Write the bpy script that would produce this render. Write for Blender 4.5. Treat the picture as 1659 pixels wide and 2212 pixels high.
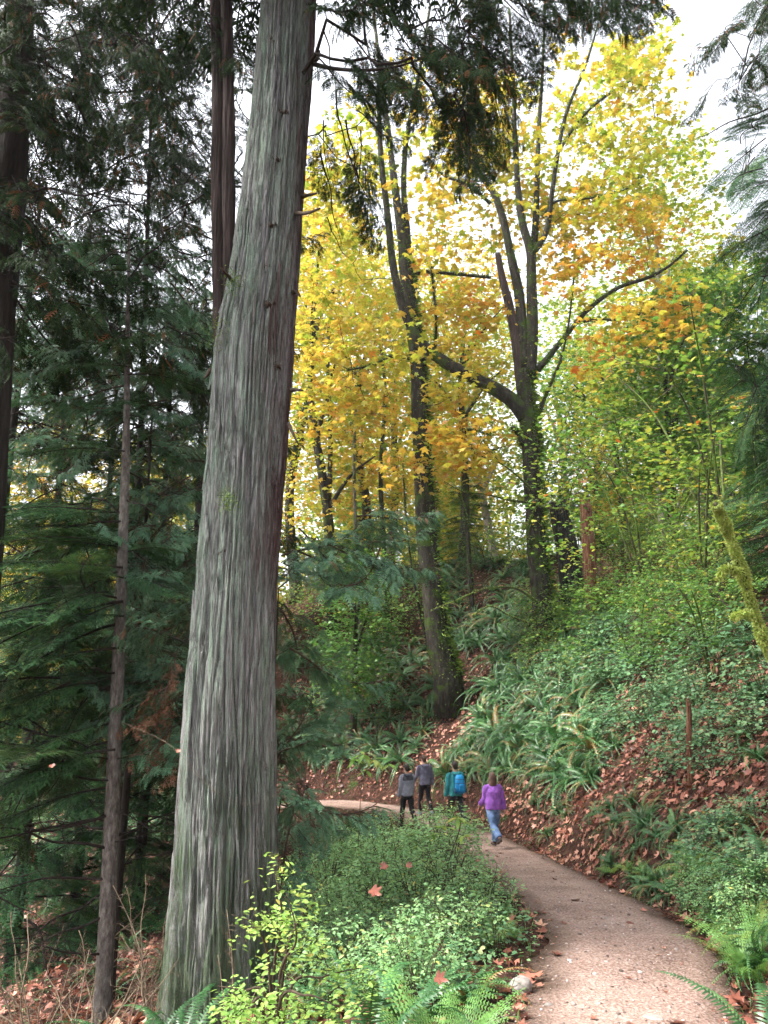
import bpy, bmesh, math, random, os
import numpy as np
from mathutils import Vector, Matrix

for _o in list(bpy.data.objects):
    bpy.data.objects.remove(_o, do_unlink=True)
SC = bpy.context.scene
COL = SC.collection
RNG = np.random.default_rng(7)
random.seed(7)
pi = math.pi

# ------------------------------------------------------------------ camera
TILT = math.radians(12.0)
CAM = np.array([0.0, 0.0, 1.65])
FPX = 1662.0            # focal length in units of a 1659 x 2212 frame
cam_d = bpy.data.cameras.new('camera')
cam_d.sensor_fit = 'VERTICAL'
cam_d.sensor_height = 34.6
cam_d.lens = 26.0
cam_d.clip_start = 0.05
cam_d.clip_end = 2000
cam = bpy.data.objects.new('camera', cam_d)
cam.location = CAM
cam.rotation_euler = (pi/2 + TILT, 0, 0)
COL.objects.link(cam)
SC.camera = cam

# ------------------------------------------------------------------ world and sun (bright overcast)
SUN_EL, SUN_AZ = math.radians(52), math.radians(-95)   # azimuth from +Y towards +X: high on the left
W = bpy.data.worlds.new('World')
SC.world = W
W.use_nodes = True
nt = W.node_tree
for n in list(nt.nodes):
    nt.nodes.remove(n)
sky = nt.nodes.new('ShaderNodeTexSky')
sky.sky_type = 'NISHITA'
sky.sun_disc = False
sky.sun_elevation = SUN_EL
sky.sun_rotation = SUN_AZ
sky.air_density = 1.0
sky.dust_density = 3.0
sky.ozone_density = 1.0
hs = nt.nodes.new('ShaderNodeHueSaturation')
hs.inputs['Saturation'].default_value = 0.22          # thin white overcast
bg = nt.nodes.new('ShaderNodeBackground')
bg.inputs['Strength'].default_value = 0.115
wo = nt.nodes.new('ShaderNodeOutputWorld')
nt.links.new(sky.outputs['Color'], hs.inputs['Color'])
nt.links.new(hs.outputs['Color'], bg.inputs['Color'])
nt.links.new(bg.outputs['Background'], wo.inputs['Surface'])

sun_d = bpy.data.lights.new('sun', 'SUN')
sun_d.energy = 1.5
sun_d.angle = math.radians(12)
sun_d.color = (1.0, 0.95, 0.88)
sun = bpy.data.objects.new('sun', sun_d)
_sd = Vector((math.sin(SUN_AZ)*math.cos(SUN_EL), math.cos(SUN_AZ)*math.cos(SUN_EL), math.sin(SUN_EL)))
sun.rotation_euler = _sd.to_track_quat('Z', 'Y').to_euler()
sun.location = (0, 0, 60)
COL.objects.link(sun)

SC.view_settings.view_transform = 'Standard'
SC.view_settings.look = 'None'
SC.view_settings.gamma = 1.0
SC.view_settings.exposure = 2.5
SC.view_settings.use_curve_mapping = False
SC.render.engine = 'CYCLES'
SC.cycles.max_bounces = 6
SC.cycles.diffuse_bounces = 3
SC.cycles.glossy_bounces = 2
SC.cycles.transmission_bounces = 4
SC.cycles.transparent_max_bounces = 4
SC.cycles.volume_bounces = 1
SC.cycles.caustics_reflective = False
SC.cycles.caustics_refractive = False
SC.cycles.use_adaptive_sampling = True
SC.cycles.adaptive_threshold = 0.03
SC.cycles.use_denoising = True
try:
    SC.cycles.denoiser = 'OPENIMAGEDENOISE'
    SC.cycles.denoising_input_passes = 'RGB_ALBEDO_NORMAL'
except Exception:
    pass

# ------------------------------------------------------------------ helpers
FWD = np.array([0, math.cos(TILT), math.sin(TILT)])
UPV = np.array([0, -math.sin(TILT), math.cos(TILT)])
RGT = np.array([1.0, 0, 0])

def ray(px, py):
    u = (px - 829.5)/FPX
    v = (1106.0 - py)/FPX
    return FWD + RGT*u + UPV*v

def P(px, py, Y):
    """point seen at (px, py) of the 1659 x 2212 frame, Y metres ahead"""
    d = ray(px, py)
    return CAM + d*(Y/d[1])

def nrm(a):
    a = np.asarray(a, float)
    return a/np.maximum(np.linalg.norm(a, axis=-1, keepdims=True), 1e-9)

def _hash(ix, iy, iz):
    h = (ix.astype(np.int64)*374761393 + iy.astype(np.int64)*668265263 + iz.astype(np.int64)*2147483647) & 0xffffffff
    h = ((h ^ (h >> 13))*1274126177) & 0xffffffff
    h = (h ^ (h >> 16)) & 0xffffff
    return h/float(0xffffff)

def noise3(x, y, z):
    x, y, z = np.broadcast_arrays(np.asarray(x, float), np.asarray(y, float), np.asarray(z, float))
    xi, yi, zi = np.floor(x), np.floor(y), np.floor(z)
    xf, yf, zf = x-xi, y-yi, z-zi
    u, v, w = xf*xf*(3-2*xf), yf*yf*(3-2*yf), zf*zf*(3-2*zf)
    r = 0
    for dx in (0, 1):
        for dy in (0, 1):
            for dz in (0, 1):
                wt = (u if dx else 1-u)*(v if dy else 1-v)*(w if dz else 1-w)
                r = r + wt*_hash(xi+dx, yi+dy, zi+dz)
    return r*2-1

def fbm(x, y, z=0.0, o=4):
    r, a, f = 0, 0.5, 1.0
    for _ in range(o):
        r = r + a*noise3(x*f, y*f, z*f)
        a *= 0.5
        f *= 2.03
    return r

def make_mesh(name, V, F, mat, rnd=None, smooth=False):
    """F: list of (m,3) / (m,4) index arrays"""
    if isinstance(F, np.ndarray):
        F = [F]
    F = [f for f in F if len(f)]
    me = bpy.data.meshes.new(name)
    V = np.ascontiguousarray(V, dtype=np.float32)
    me.vertices.add(len(V))
    me.vertices.foreach_set('co', V.ravel())
    li = np.concatenate([f.ravel() for f in F]).astype(np.int32)
    tot = np.concatenate([np.full(len(f), f.shape[1]) for f in F]).astype(np.int32)
    st = np.concatenate([[0], np.cumsum(tot)[:-1]]).astype(np.int32)
    me.loops.add(len(li))
    me.loops.foreach_set('vertex_index', li)
    me.polygons.add(len(tot))
    me.polygons.foreach_set('loop_start', st)
    me.polygons.foreach_set('loop_total', tot)
    if smooth:
        me.polygons.foreach_set('use_smooth', np.ones(len(tot), bool))
    me.update(calc_edges=True)
    if rnd is not None:
        a = me.attributes.new('rnd', 'FLOAT', 'POINT')
        a.data.foreach_set('value', np.ascontiguousarray(rnd, dtype=np.float32))
    if mat is not None:
        me.materials.append(mat)
    return me

class Geo:
    def __init__(s):
        s.V, s.F, s.R, s.n = [], [], [], 0
    def add(s, V, F, r=None):
        V = np.asarray(V, float)
        if not isinstance(F, (list, tuple)):
            F = [F]
        s.V.append(V)
        for f in F:
            s.F.append(np.asarray(f, np.int64) + s.n)
        s.R.append(np.full(len(V), 0.5) if r is None else np.broadcast_to(np.asarray(r, float), (len(V),)))
        s.n += len(V)
        return s
    def inst(s, proto, pos, R, sc, r=None):
        """realise many small transformed copies of proto=(V,F)"""
        pv, pf = proto
        pos = np.asarray(pos, float)
        N = len(pos)
        if N == 0:
            return s
        sc = np.asarray(sc, float)
        if sc.ndim == 1:
            sc = sc[:, None]
        pvs = pv[None]*sc[:, None, :] if sc.ndim == 2 else pv[None]*sc
        V = np.einsum('nij,nkj->nki', R, pvs) + pos[:, None, :]
        off = (np.arange(N)*len(pv))[:, None, None]
        F = (pf[None] + off).reshape(-1, pf.shape[1])
        rr = RNG.random(N) if r is None else np.broadcast_to(np.asarray(r, float), (N,))
        return s.add(V.reshape(-1, 3), F, np.repeat(rr, len(pv)))
    def mesh(s, name, mat, base=None, smooth=False):
        V = np.concatenate(s.V)
        if base is not None:
            V = V - np.asarray(base, float)
        f3 = [f for f in s.F if f.shape[1] == 3]
        f4 = [f for f in s.F if f.shape[1] == 4]
        F = ([np.concatenate(f3)] if f3 else []) + ([np.concatenate(f4)] if f4 else [])
        return make_mesh(name, V, F, mat, np.concatenate(s.R), smooth)

def frames(d, n):
    """matrices whose Y axis is d and whose Z axis is near n"""
    y = nrm(d)
    x = nrm(np.cross(y, np.broadcast_to(np.asarray(n, float), y.shape)) + 1e-9)
    z = np.cross(x, y)
    return np.stack([x, y, z], axis=-1)

def crspline(pts, n):
    p = np.asarray(pts, float)
    if len(p) == 2:
        t = np.linspace(0, 1, n)[:, None]
        return p[0]*(1-t) + p[1]*t
    q = np.vstack([2*p[0]-p[1], p, 2*p[-1]-p[-2]])
    m = len(p)-1
    tt = np.linspace(0, m, n)
    i = np.minimum(tt.astype(int), m-1)
    t = (tt-i)[:, None]
    a, b, c, d = q[i], q[i+1], q[i+2], q[i+3]
    return 0.5*((2*b) + (-a+c)*t + (2*a-5*b+4*c-d)*t*t + (-a+3*b-3*c+d)*t**3)

def tube(pts, rad, sides=10, amp=0.0, freq=4.0, ridges=0, ramp=0.0, caps=True, seed=0.0, flat=None):
    """smooth tube along pts with per-point radius and bark relief"""
    p = np.asarray(pts, float)
    n = len(p)
    rad = np.broadcast_to(np.asarray(rad, float), (n,))
    T = nrm(np.gradient(p, axis=0))
    ref = np.array([1.0, 0.07, 0.03]) if abs(T[0][0]) < 0.8 else np.array([0.0, 1.0, 0.05])
    X = np.zeros_like(p)
    x = nrm(ref - T[0]*np.dot(ref, T[0]))
    for i in range(n):
        x = nrm(x - T[i]*np.dot(x, T[i]))
        X[i] = x
    Yv = np.cross(T, X)
    th = np.linspace(0, 2*pi, sides, endpoint=False)
    L = np.concatenate([[0], np.cumsum(np.linalg.norm(np.diff(p, axis=0), axis=1))])
    rr = rad[:, None]*np.ones((1, sides))
    if amp or ramp:
        c, sn = np.cos(th)[None], np.sin(th)[None]
        if amp:
            rr = rr*(1 + amp*fbm(c*1.3+seed, sn*1.3+seed, (L*freq/4)[:, None], 3))
        if ramp:
            k = ridges/(2*pi)
            nz = noise3(c*k+seed, sn*k, (L*1.3)[:, None]+seed) + 0.5*noise3(c*k*2+seed, sn*k*2, (L*2.7)[:, None]-seed)
            rr = rr + ramp*(0.5-np.abs(nz))
    V = p[:, None]+X[:, None]*(rr*np.cos(th))[..., None]+Yv[:, None]*(rr*np.sin(th))[..., None]*(1 if flat is None else flat)
    i = np.arange(n-1)[:, None]*sides
    j = np.arange(sides)[None]
    k2 = (j+1) % sides
    F = np.stack([i+j, i+k2, i+sides+k2, i+sides+j], -1).reshape(-1, 4)
    V = V.reshape(-1, 3)
    Fs = [F]
    if caps:
        V = np.vstack([V, p[0], p[-1]])
        a, b = n*sides, n*sides+1
        f1 = np.stack([np.full(sides, a), (np.arange(sides)+1) % sides, np.arange(sides)], -1)
        o = (n-1)*sides
        f2 = np.stack([np.full(sides, b), o+np.arange(sides), o+(np.arange(sides)+1) % sides], -1)
        Fs.append(np.vstack([f1, f2]))
    return V, Fs

def edge_tubes(a, b, ra, rb, k=5):
    """many straight tapering segments at once"""
    a, b = np.asarray(a, float), np.asarray(b, float)
    N = len(a)
    d = nrm(b-a)
    ref = np.where(np.abs(d[:, 2:3]) > 0.9, np.array([[1.0, 0, 0]]), np.array([[0, 0, 1.0]]))
    x = nrm(np.cross(d, ref))
    y = np.cross(d, x)
    th = np.linspace(0, 2*pi, k, endpoint=False)
    ring = x[:, None]*np.cos(th)[None, :, None]+y[:, None]*np.sin(th)[None, :, None]
    V = np.concatenate([a[:, None]+ring*np.asarray(ra)[:, None, None], b[:, None]+ring*np.asarray(rb)[:, None, None]], 1)
    o = (np.arange(N)*2*k)[:, None]
    j = np.arange(k)[None]
    j2 = (j+1) % k
    F = np.stack([o+j, o+j2, o+k+j2, o+k+j], -1).reshape(-1, 4)
    return V.reshape(-1, 3), F

class Skel:
    """branch skeleton: main limbs given, twigs grown to reach targets"""
    def __init__(s):
        s.p, s.par, s.main = [], [], []
    def limb(s, pts, parent=-1, main=True):
        for q in pts:
            s.p.append(np.asarray(q, float)); s.par.append(parent); s.main.append(main)
            parent = len(s.p)-1
        return parent
    def nearest(s, q):
        return int(np.argmin(np.linalg.norm(np.array(s.p)-q, axis=1)))
    def grow(s, targets, seg=0.4, arc=0.12, jit=0.05, down=0.6, first=0):
        targets = np.asarray(targets, float)
        cap = len(s.p)+len(targets)*40
        A = np.zeros((cap, 3)); n = len(s.p)
        A[:n] = np.array(s.p)
        d0 = np.array([np.min(np.linalg.norm(A[first:n]-t, axis=1)) for t in targets])
        s.tips = []
        for ti in np.argsort(d0):
            t = targets[ti]
            dv = A[first:n]-t
            cost = np.linalg.norm(dv, axis=1)+down*np.maximum(dv[:, 2], -0.0)
            b = first+int(np.argmin(cost))
            D = t-A[b]
            L = np.linalg.norm(D)
            m = min(38, max(2, int(L/seg)))
            par = b
            for k in range(1, m+1):
                f = k/m
                q = A[b]+D*f + np.array([0, 0, arc*L*math.sin(pi*f)*0.6])
                if k < m:
                    q = q+RNG.normal(0, jit*seg*1.2, 3)
                s.p.append(q); s.par.append(par); s.main.append(False)
                A[n] = q; par = n; n += 1
            s.tips.append(par)
        return s
    def radii(s, rt=0.004, e=0.5, rmax=1.0):
        n = len(s.p)
        cnt = np.zeros(n)
        par = np.array(s.par)
        has = np.zeros(n, bool)
        has[par[par >= 0]] = True
        cnt[~has] = 1
        for i in range(n-1, -1, -1):
            if par[i] >= 0:
                cnt[par[i]] += cnt[i]
        return np.minimum(rt*np.maximum(cnt, 1)**e, rmax)
    def twigs(s, geo, rt=0.004, e=0.5, rmax=1.0, k=5):
        r = s.radii(rt, e, rmax)
        p = np.array(s.p); par = np.array(s.par); mn = np.array(s.main)
        idx = np.where((par >= 0) & ~mn)[0]
        if len(idx):
            a, b = p[par[idx]], p[idx]
            ra = np.minimum(r[par[idx]], r[idx]*1.25)
            geo.add(*edge_tubes(a, b, ra, r[idx]*0.9, k))
        return geo

# ------------------------------------------------------------------ object helpers
def link(o):
    COL.objects.link(o)
    return o

def tag(o, label=None, cat=None, group=None, kind=None):
    if label: o['label'] = label
    if cat: o['category'] = cat
    if group: o['group'] = group
    if kind: o['kind'] = kind
    return o

def obj(name, me, parent=None, loc=(0, 0, 0), rot=(0, 0, 0), scale=1.0):
    o = bpy.data.objects.new(name, me)
    o.location = tuple(loc)
    o.rotation_euler = rot
    o.scale = (scale,)*3 if np.isscalar(scale) else scale
    link(o)
    if parent is not None:
        o.parent = parent
    return o

def thing(name, label, cat, loc=(0, 0, 0), group=None, rotz=0.0, scale=1.0):
    o = obj(name, None, None, loc, (0, 0, rotz), scale)
    o.empty_display_size = 0.2
    return tag(o, label, cat, group)

def copy_tree(src, loc, rotz, scale, label, group):
    r = src.copy(); link(r)
    r.location = tuple(loc)
    r.rotation_euler = (src.rotation_euler[0], src.rotation_euler[1], rotz)
    r.scale = (scale,)*3 if np.isscalar(scale) else scale
    tag(r, label, None, group)
    for ch in list(src.children):
        c = ch.copy(); link(c); c.parent = r
        for g in list(ch.children):
            d = g.copy(); link(d); d.parent = c
    return r

# ------------------------------------------------------------------ materials
def new_mat(name):
    m = bpy.data.materials.new(name)
    m.use_nodes = True
    t = m.node_tree
    for n in list(t.nodes):
        t.nodes.remove(n)
    out = t.nodes.new('ShaderNodeOutputMaterial')
    return m, t, out

def N(t, typ, **kw):
    n = t.nodes.new(typ)
    for k, v in kw.items():
        if k.startswith('i_'):
            n.inputs[k[2:].replace('_', ' ')].default_value = v
        else:
            setattr(n, k, v)
    return n

def ramp(t, fac, stops, interp='LINEAR'):
    r = t.nodes.new('ShaderNodeValToRGB')
    r.color_ramp.interpolation = interp
    e = r.color_ramp.elements
    while len(e) < len(stops):
        e.new(0.5)
    for i, (pos, c) in enumerate(stops):
        e[i].position = pos
        e[i].color = (*c, 1)
    if fac is not None:
        t.links.new(fac, r.inputs['Fac'])
    return r.outputs['Color']

def leaf_mat(name, stops, trans=0.35, rough=0.45, objvar=0.25, tcol=(1.0, 1.0, 0.75), spec=0.35):
    m, t, out = new_mat(name)
    at = N(t, 'ShaderNodeAttribute', attribute_name='rnd')
    oi = N(t, 'ShaderNodeObjectInfo')
    ma = N(t, 'ShaderNodeMath', operation='MULTIPLY_ADD')
    t.links.new(oi.outputs['Random'], ma.inputs[0]); ma.inputs[1].default_value = objvar
    t.links.new(at.outputs['Fac'], ma.inputs[2])
    sb = N(t, 'ShaderNodeMath', operation='SUBTRACT'); sb.inputs[1].default_value = objvar*0.5
    t.links.new(ma.outputs[0], sb.inputs[0])
    c = ramp(t, sb.outputs[0], stops)
    # per-leaf value change + blotches
    tc = N(t, 'ShaderNodeTexCoord')
    nz = N(t, 'ShaderNodeTexNoise'); nz.inputs['Scale'].default_value = 9.0
    t.links.new(tc.outputs['Object'], nz.inputs['Vector'])
    hsv = N(t, 'ShaderNodeHueSaturation')
    mr = N(t, 'ShaderNodeMapRange'); mr.inputs['To Min'].default_value = 0.75; mr.inputs['To Max'].default_value = 1.25
    mr.inputs['From Min'].default_value = 0.3; mr.inputs['From Max'].default_value = 0.7
    t.links.new(nz.outputs['Fac'], mr.inputs['Value'])
    t.links.new(mr.outputs['Result'], hsv.inputs['Value'])
    t.links.new(c, hsv.inputs['Color'])
    pb = N(t, 'ShaderNodeBsdfPrincipled')
    pb.inputs['Roughness'].default_value = rough
    pb.inputs['Specular IOR Level'].default_value = spec
    t.links.new(hsv.outputs['Color'], pb.inputs['Base Color'])
    tr = N(t, 'ShaderNodeBsdfTranslucent')
    mx = N(t, 'ShaderNodeMix', data_type='RGBA', blend_type='MULTIPLY')
    mx.inputs['Factor'].default_value = 1.0
    mx.inputs['B'].default_value = (*tcol, 1)
    t.links.new(hsv.outputs['Color'], mx.inputs['A'])
    t.links.new(mx.outputs['Result'], tr.inputs['Color'])
    ms = N(t, 'ShaderNodeMixShader'); ms.inputs[0].default_value = trans
    t.links.new(pb.outputs[0], ms.inputs[1]); t.links.new(tr.outputs[0], ms.inputs[2])
    t.links.new(ms.outputs[0], out.inputs['Surface'])
    return m

def bark_mat(name, c1, c2, c3=None, scale=(14, 14, 2.2), bump=0.5, moss=None, moss_amt=0.5, rough=0.9, bdist=0.02):
    """two-tone fibrous bark with optional moss / lichen patches"""
    m, t, out = new_mat(name)
    tc = N(t, 'ShaderNodeTexCoord')
    mp = N(t, 'ShaderNodeMapping'); mp.inputs['Scale'].default_value = scale
    t.links.new(tc.outputs['Object'], mp.inputs['Vector'])
    n1 = N(t, 'ShaderNodeTexNoise'); n1.inputs['Scale'].default_value = 1.0; n1.inputs['Detail'].default_value = 6; n1.inputs['Roughness'].default_value = 0.65
    t.links.new(mp.outputs['Vector'], n1.inputs['Vector'])
    stops = [(0.3, c1), (0.68, c2)] if c3 is None else [(0.28, c1), (0.52, c2), (0.72, c3)]
    col = ramp(t, n1.outputs['Fac'], stops)
    if moss is not None:
        n2 = N(t, 'ShaderNodeTexNoise'); n2.inputs['Scale'].default_value = 1.7; n2.inputs['Detail'].default_value = 7; n2.inputs['Roughness'].default_value = 0.7
        t.links.new(tc.outputs['Object'], n2.inputs['Vector'])
        mr = N(t, 'ShaderNodeMapRange'); mr.inputs['From Min'].default_value = 0.68-moss_amt*0.4; mr.inputs['From Max'].default_value = 0.78-moss_amt*0.4
        t.links.new(n2.outputs['Fac'], mr.inputs['Value'])
        n3 = N(t, 'ShaderNodeTexNoise'); n3.inputs['Scale'].default_value = 40.0
        t.links.new(tc.outputs['Object'], n3.inputs['Vector'])
        mc = ramp(t, n3.outputs['Fac'], [(0.3, tuple(0.55*x for x in moss)), (0.7, tuple(1.3*x for x in moss))])
        mx = N(t, 'ShaderNodeMix', data_type='RGBA')
        t.links.new(mr.outputs['Result'], mx.inputs['Factor']); t.links.new(col, mx.inputs['A']); t.links.new(mc, mx.inputs['B'])
        col = mx.outputs['Result']
    pb = N(t, 'ShaderNodeBsdfPrincipled'); pb.inputs['Roughness'].default_value = rough
    pb.inputs['Specular IOR Level'].default_value = 0.2
    t.links.new(col, pb.inputs['Base Color'])
    bm = N(t, 'ShaderNodeBump'); bm.inputs['Strength'].default_value = bump; bm.inputs['Distance'].default_value = bdist
    t.links.new(n1.outputs['Fac'], bm.inputs['Height']); t.links.new(bm.outputs[0], pb.inputs['Normal'])
    t.links.new(pb.outputs[0], out.inputs['Surface'])
    return m

def cloth_mat(name, c, c2=None, scale=60, rough=0.85, bump=0.25):
    m, t, out = new_mat(name)
    tc = N(t, 'ShaderNodeTexCoord')
    n1 = N(t, 'ShaderNodeTexNoise'); n1.inputs['Scale'].default_value = 7; n1.inputs['Detail'].default_value = 4
    t.links.new(tc.outputs['Object'], n1.inputs['Vector'])
    c2 = c2 or tuple(x*1.2 for x in c)
    col = ramp(t, n1.outputs['Fac'], [(0.35, tuple(x*0.85 for x in c)), (0.65, c2)])
    w = N(t, 'ShaderNodeTexNoise'); w.inputs['Scale'].default_value = scale
    t.links.new(tc.outputs['Object'], w.inputs['Vector'])
    bm = N(t, 'ShaderNodeBump'); bm.inputs['Strength'].default_value = bump; bm.inputs['Distance'].default_value = 0.01
    t.links.new(w.outputs['Fac'], bm.inputs['Height'])
    pb = N(t, 'ShaderNodeBsdfPrincipled'); pb.inputs['Roughness'].default_value = rough
    t.links.new(col, pb.inputs['Base Color']); t.links.new(bm.outputs[0], pb.inputs['Normal'])
    t.links.new(pb.outputs[0], out.inputs['Surface'])
    return m

# leaves of autumn maples, 0 green .. 0.5 yellow .. 1 orange
M = {}
M['maple'] = leaf_mat('maple_leaves', [(0.0, (0.15, 0.25, 0.04)), (0.25, (0.31, 0.36, 0.045)), (0.5, (0.52, 0.40, 0.065)), (0.75, (0.56, 0.28, 0.05)), (1.0, (0.5, 0.13, 0.025))], trans=0.5, objvar=0.12)
M['vine_maple'] = leaf_mat('vine_maple_leaves', [(0.0, (0.05, 0.13, 0.035)), (0.45, (0.12, 0.25, 0.05)), (0.75, (0.30, 0.36, 0.06)), (0.93, (0.5, 0.36, 0.06)), (1.0, (0.5, 0.15, 0.04))], trans=0.42, objvar=0.25)
M['bank_shrub'] = leaf_mat('bank_shrub_leaves', [(0.0, (0.05, 0.13, 0.065)), (0.5, (0.11, 0.24, 0.115)), (0.85, (0.21, 0.33, 0.15)), (1.0, (0.45, 0.33, 0.14))], trans=0.3, objvar=0.2, rough=0.4)
M['snowberry'] = leaf_mat('pale_shrub_leaves', [(0.0, (0.13, 0.27, 0.11)), (0.5, (0.23, 0.42, 0.18)), (0.85, (0.33, 0.50, 0.19)), (1.0, (0.5, 0.45, 0.12))], trans=0.35, objvar=0.2)
M['huckle'] = leaf_mat('huckleberry_leaves', [(0.0, (0.17, 0.36, 0.08)), (0.6, (0.29, 0.47, 0.11)), (0.92, (0.44, 0.52, 0.13)), (1.0, (0.55, 0.32, 0.09))], trans=0.4, objvar=0.1)
M['fern'] = leaf_mat('sword_fern_fronds', [(0.0, (0.02, 0.065, 0.02)), (0.6, (0.05, 0.145, 0.045)), (0.9, (0.11, 0.24, 0.075)), (1.0, (0.26, 0.14, 0.05))], trans=0.2, objvar=0.3, rough=0.38, spec=0.5)
M['lady'] = leaf_mat('lady_fern_fronds', [(0.0, (0.09, 0.22, 0.05)), (0.6, (0.16, 0.32, 0.08)), (1.0, (0.34, 0.42, 0.10))], trans=0.35, objvar=0.2)
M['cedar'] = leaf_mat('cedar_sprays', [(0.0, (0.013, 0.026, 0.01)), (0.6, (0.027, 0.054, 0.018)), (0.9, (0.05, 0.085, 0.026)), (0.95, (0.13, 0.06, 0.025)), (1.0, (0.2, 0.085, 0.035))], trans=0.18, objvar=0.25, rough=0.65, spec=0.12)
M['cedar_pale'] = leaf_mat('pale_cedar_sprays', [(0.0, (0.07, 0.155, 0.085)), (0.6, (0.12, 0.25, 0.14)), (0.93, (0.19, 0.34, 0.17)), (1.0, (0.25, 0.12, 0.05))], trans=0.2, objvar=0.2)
M['hemlock'] = leaf_mat('hemlock_needles', [(0.0, (0.018, 0.055, 0.023)), (0.5, (0.04, 0.108, 0.038)), (0.85, (0.075, 0.17, 0.05)), (1.0, (0.12, 0.2, 0.055))], trans=0.15, objvar=0.5, rough=.6, spec=.15)
M['litter'] = leaf_mat('fallen_leaves', [(0.0, (0.09, 0.03, 0.02)), (0.3, (0.22, 0.075, 0.05)), (0.6, (0.40, 0.16, 0.11)), (0.85, (0.56, 0.29, 0.21)), (1.0, (0.60, 0.40, 0.20))], trans=0.12, objvar=0.0)
M['cedar_dead'] = leaf_mat('withered_cedar_sprays', [(0.0, (0.12, 0.05, 0.03)), (1.0, (0.30, 0.14, 0.07))], trans=0.15)
M['twig_dark'] = bark_mat('dark_twigs', (0.012, 0.009, 0.008), (0.04, 0.03, 0.024), scale=(20, 20, 20), bump=0.3)
M['twig_tan'] = bark_mat('tan_twigs', (0.09, 0.065, 0.045), (0.24, 0.18, 0.125), scale=(20, 20, 20), bump=0.3)
M['twig_brown'] = bark_mat('brown_twigs', (0.03, 0.022, 0.016), (0.10, 0.07, 0.05), scale=(20, 20, 20), bump=0.3)
M['mossy_twig'] = bark_mat('mossy_twigs', (0.03, 0.03, 0.018), (0.09, 0.08, 0.045), scale=(12, 12, 12), moss=(0.09, 0.14, 0.02), moss_amt=0.55)
M['maple_bark'] = bark_mat('mossy_maple_bark', (0.008, 0.007, 0.006), (0.03, 0.025, 0.02), (0.08, 0.07, 0.055), scale=(9, 9, 2.5), bump=1.0, moss=(0.045, 0.08, 0.01), moss_amt=0.40, bdist=0.05)
M['alder_bark'] = bark_mat('pale_alder_bark', (0.10, 0.09, 0.075), (0.26, 0.24, 0.2), (0.4, 0.38, 0.33), scale=(6, 6, 2), bump=0.5, moss=(0.09, 0.12, 0.03), moss_amt=0.3)
M['dark_bark'] = bark_mat('dark_conifer_bark', (0.012, 0.01, 0.009), (0.05, 0.04, 0.034), scale=(12, 12, 2), bump=0.9, bdist=0.04)
M['hemlock_bark'] = bark_mat('grey_hemlock_bark', (0.04, 0.034, 0.03), (0.14, 0.12, 0.105), (0.27, 0.24, 0.21), scale=(26, 26, 9), bump=0.9, moss=(0.12, 0.12, 0.08), moss_amt=0.15)
M['red_bark'] = bark_mat('red_brown_cedar_bark', (0.012, 0.009, 0.008), (0.042, 0.029, 0.026), (0.11, 0.075, 0.066), scale=(40, 40, 1.6), bump=0.8)
M['rot'] = bark_mat('rotten_red_wood', (0.04, 0.016, 0.01), (0.16, 0.068, 0.04), (0.34, 0.2, 0.13), scale=(26, 26, 2.0), bump=1.0, bdist=0.04)
M['char'] = bark_mat('charred_stump_wood', (0.008, 0.008, 0.008), (0.03, 0.028, 0.026), (0.10, 0.095, 0.085), scale=(16, 16, 3), bump=1.0, bdist=0.05)
M['moss'] = leaf_mat('bright_moss', [(0.0, (0.20, 0.28, 0.045)), (0.6, (0.36, 0.46, 0.10)), (1.0, (0.52, 0.56, 0.18))], trans=0.3)
M['trunk_moss'] = leaf_mat('trunk_moss', [(0.0, (0.03, 0.06, 0.01)), (0.7, (0.12, 0.22, 0.025)), (1.0, (0.28, 0.40, 0.05))], trans=0.25)

# ------------------------------------------------------------------ leaf shapes (length 1 along +Y, face up)
def fan(outline, c, zf=None):
    o = np.array(outline, float)
    pts = np.vstack([[*c, 0.0], np.c_[o, np.zeros(len(o))]])
    if zf is not None:
        pts[:, 2] = zf(pts[:, 0], pts[:, 1])
    n = len(o)
    F = np.array([[0, i+1, (i+1) % n+1] for i in range(n)])
    return pts, F[:, ::-1].copy()

def mirror(half):
    h = list(half)
    return h+[(-x, y) for x, y in reversed(h) if abs(x) > 1e-6]

MAPLE = fan(mirror([(0, 0.02), (0.3, 0.0), (0.52, 0.1), (0.34, 0.28), (0.62, 0.55), (0.4, 0.6), (0.17, 0.56), (0.16, 0.8), (0, 1.0)]), (0, 0.32), lambda x, y: -0.35*np.abs(x)**1.5-0.16*(y-0.3)**2)
MAPLE_LO = fan(mirror([(0, 0.0), (0.48, 0.08), (0.3, 0.3), (0.55, 0.6), (0.16, 0.58), (0, 1.0)]), (0, 0.32), lambda x, y: -0.3*np.abs(x)**1.5)
VINE = fan(mirror([(0, 0.05), (0.3, 0.0), (0.36, 0.2), (0.52, 0.42), (0.33, 0.52), (0.28, 0.78), (0.1, 0.72), (0, 1.0)]), (0, 0.35), lambda x, y: -0.25*np.abs(x)-0.15*(y-0.3)**2)
OVAL = (np.array([[0, 0, 0], [0.24, 0.3, 0.05], [0.22, 0.65, 0.04], [0, 1, -0.05], [-0.22, 0.65, 0.04], [-0.24, 0.3, 0.05], [0, 0.45, -0.02]]),
        np.array([[6, 0, 1], [6, 1, 2], [6, 2, 3], [6, 3, 4], [6, 4, 5], [6, 5, 0]]))
BROAD = fan(mirror([(0, 0.0), (0.26, 0.08), (0.4, 0.32), (0.36, 0.58), (0.2, 0.82), (0, 1.0)]), (0, 0.4), lambda x, y: 0.12*np.abs(x)-0.12*(y-0.4)**2)
KITE = (np.array([[0, 0, 0], [0.42, 0.4, 0.06], [0, 1, -0.06], [-0.42, 0.4, 0.06]]), np.array([[0, 1, 2], [0, 2, 3]]))

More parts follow.
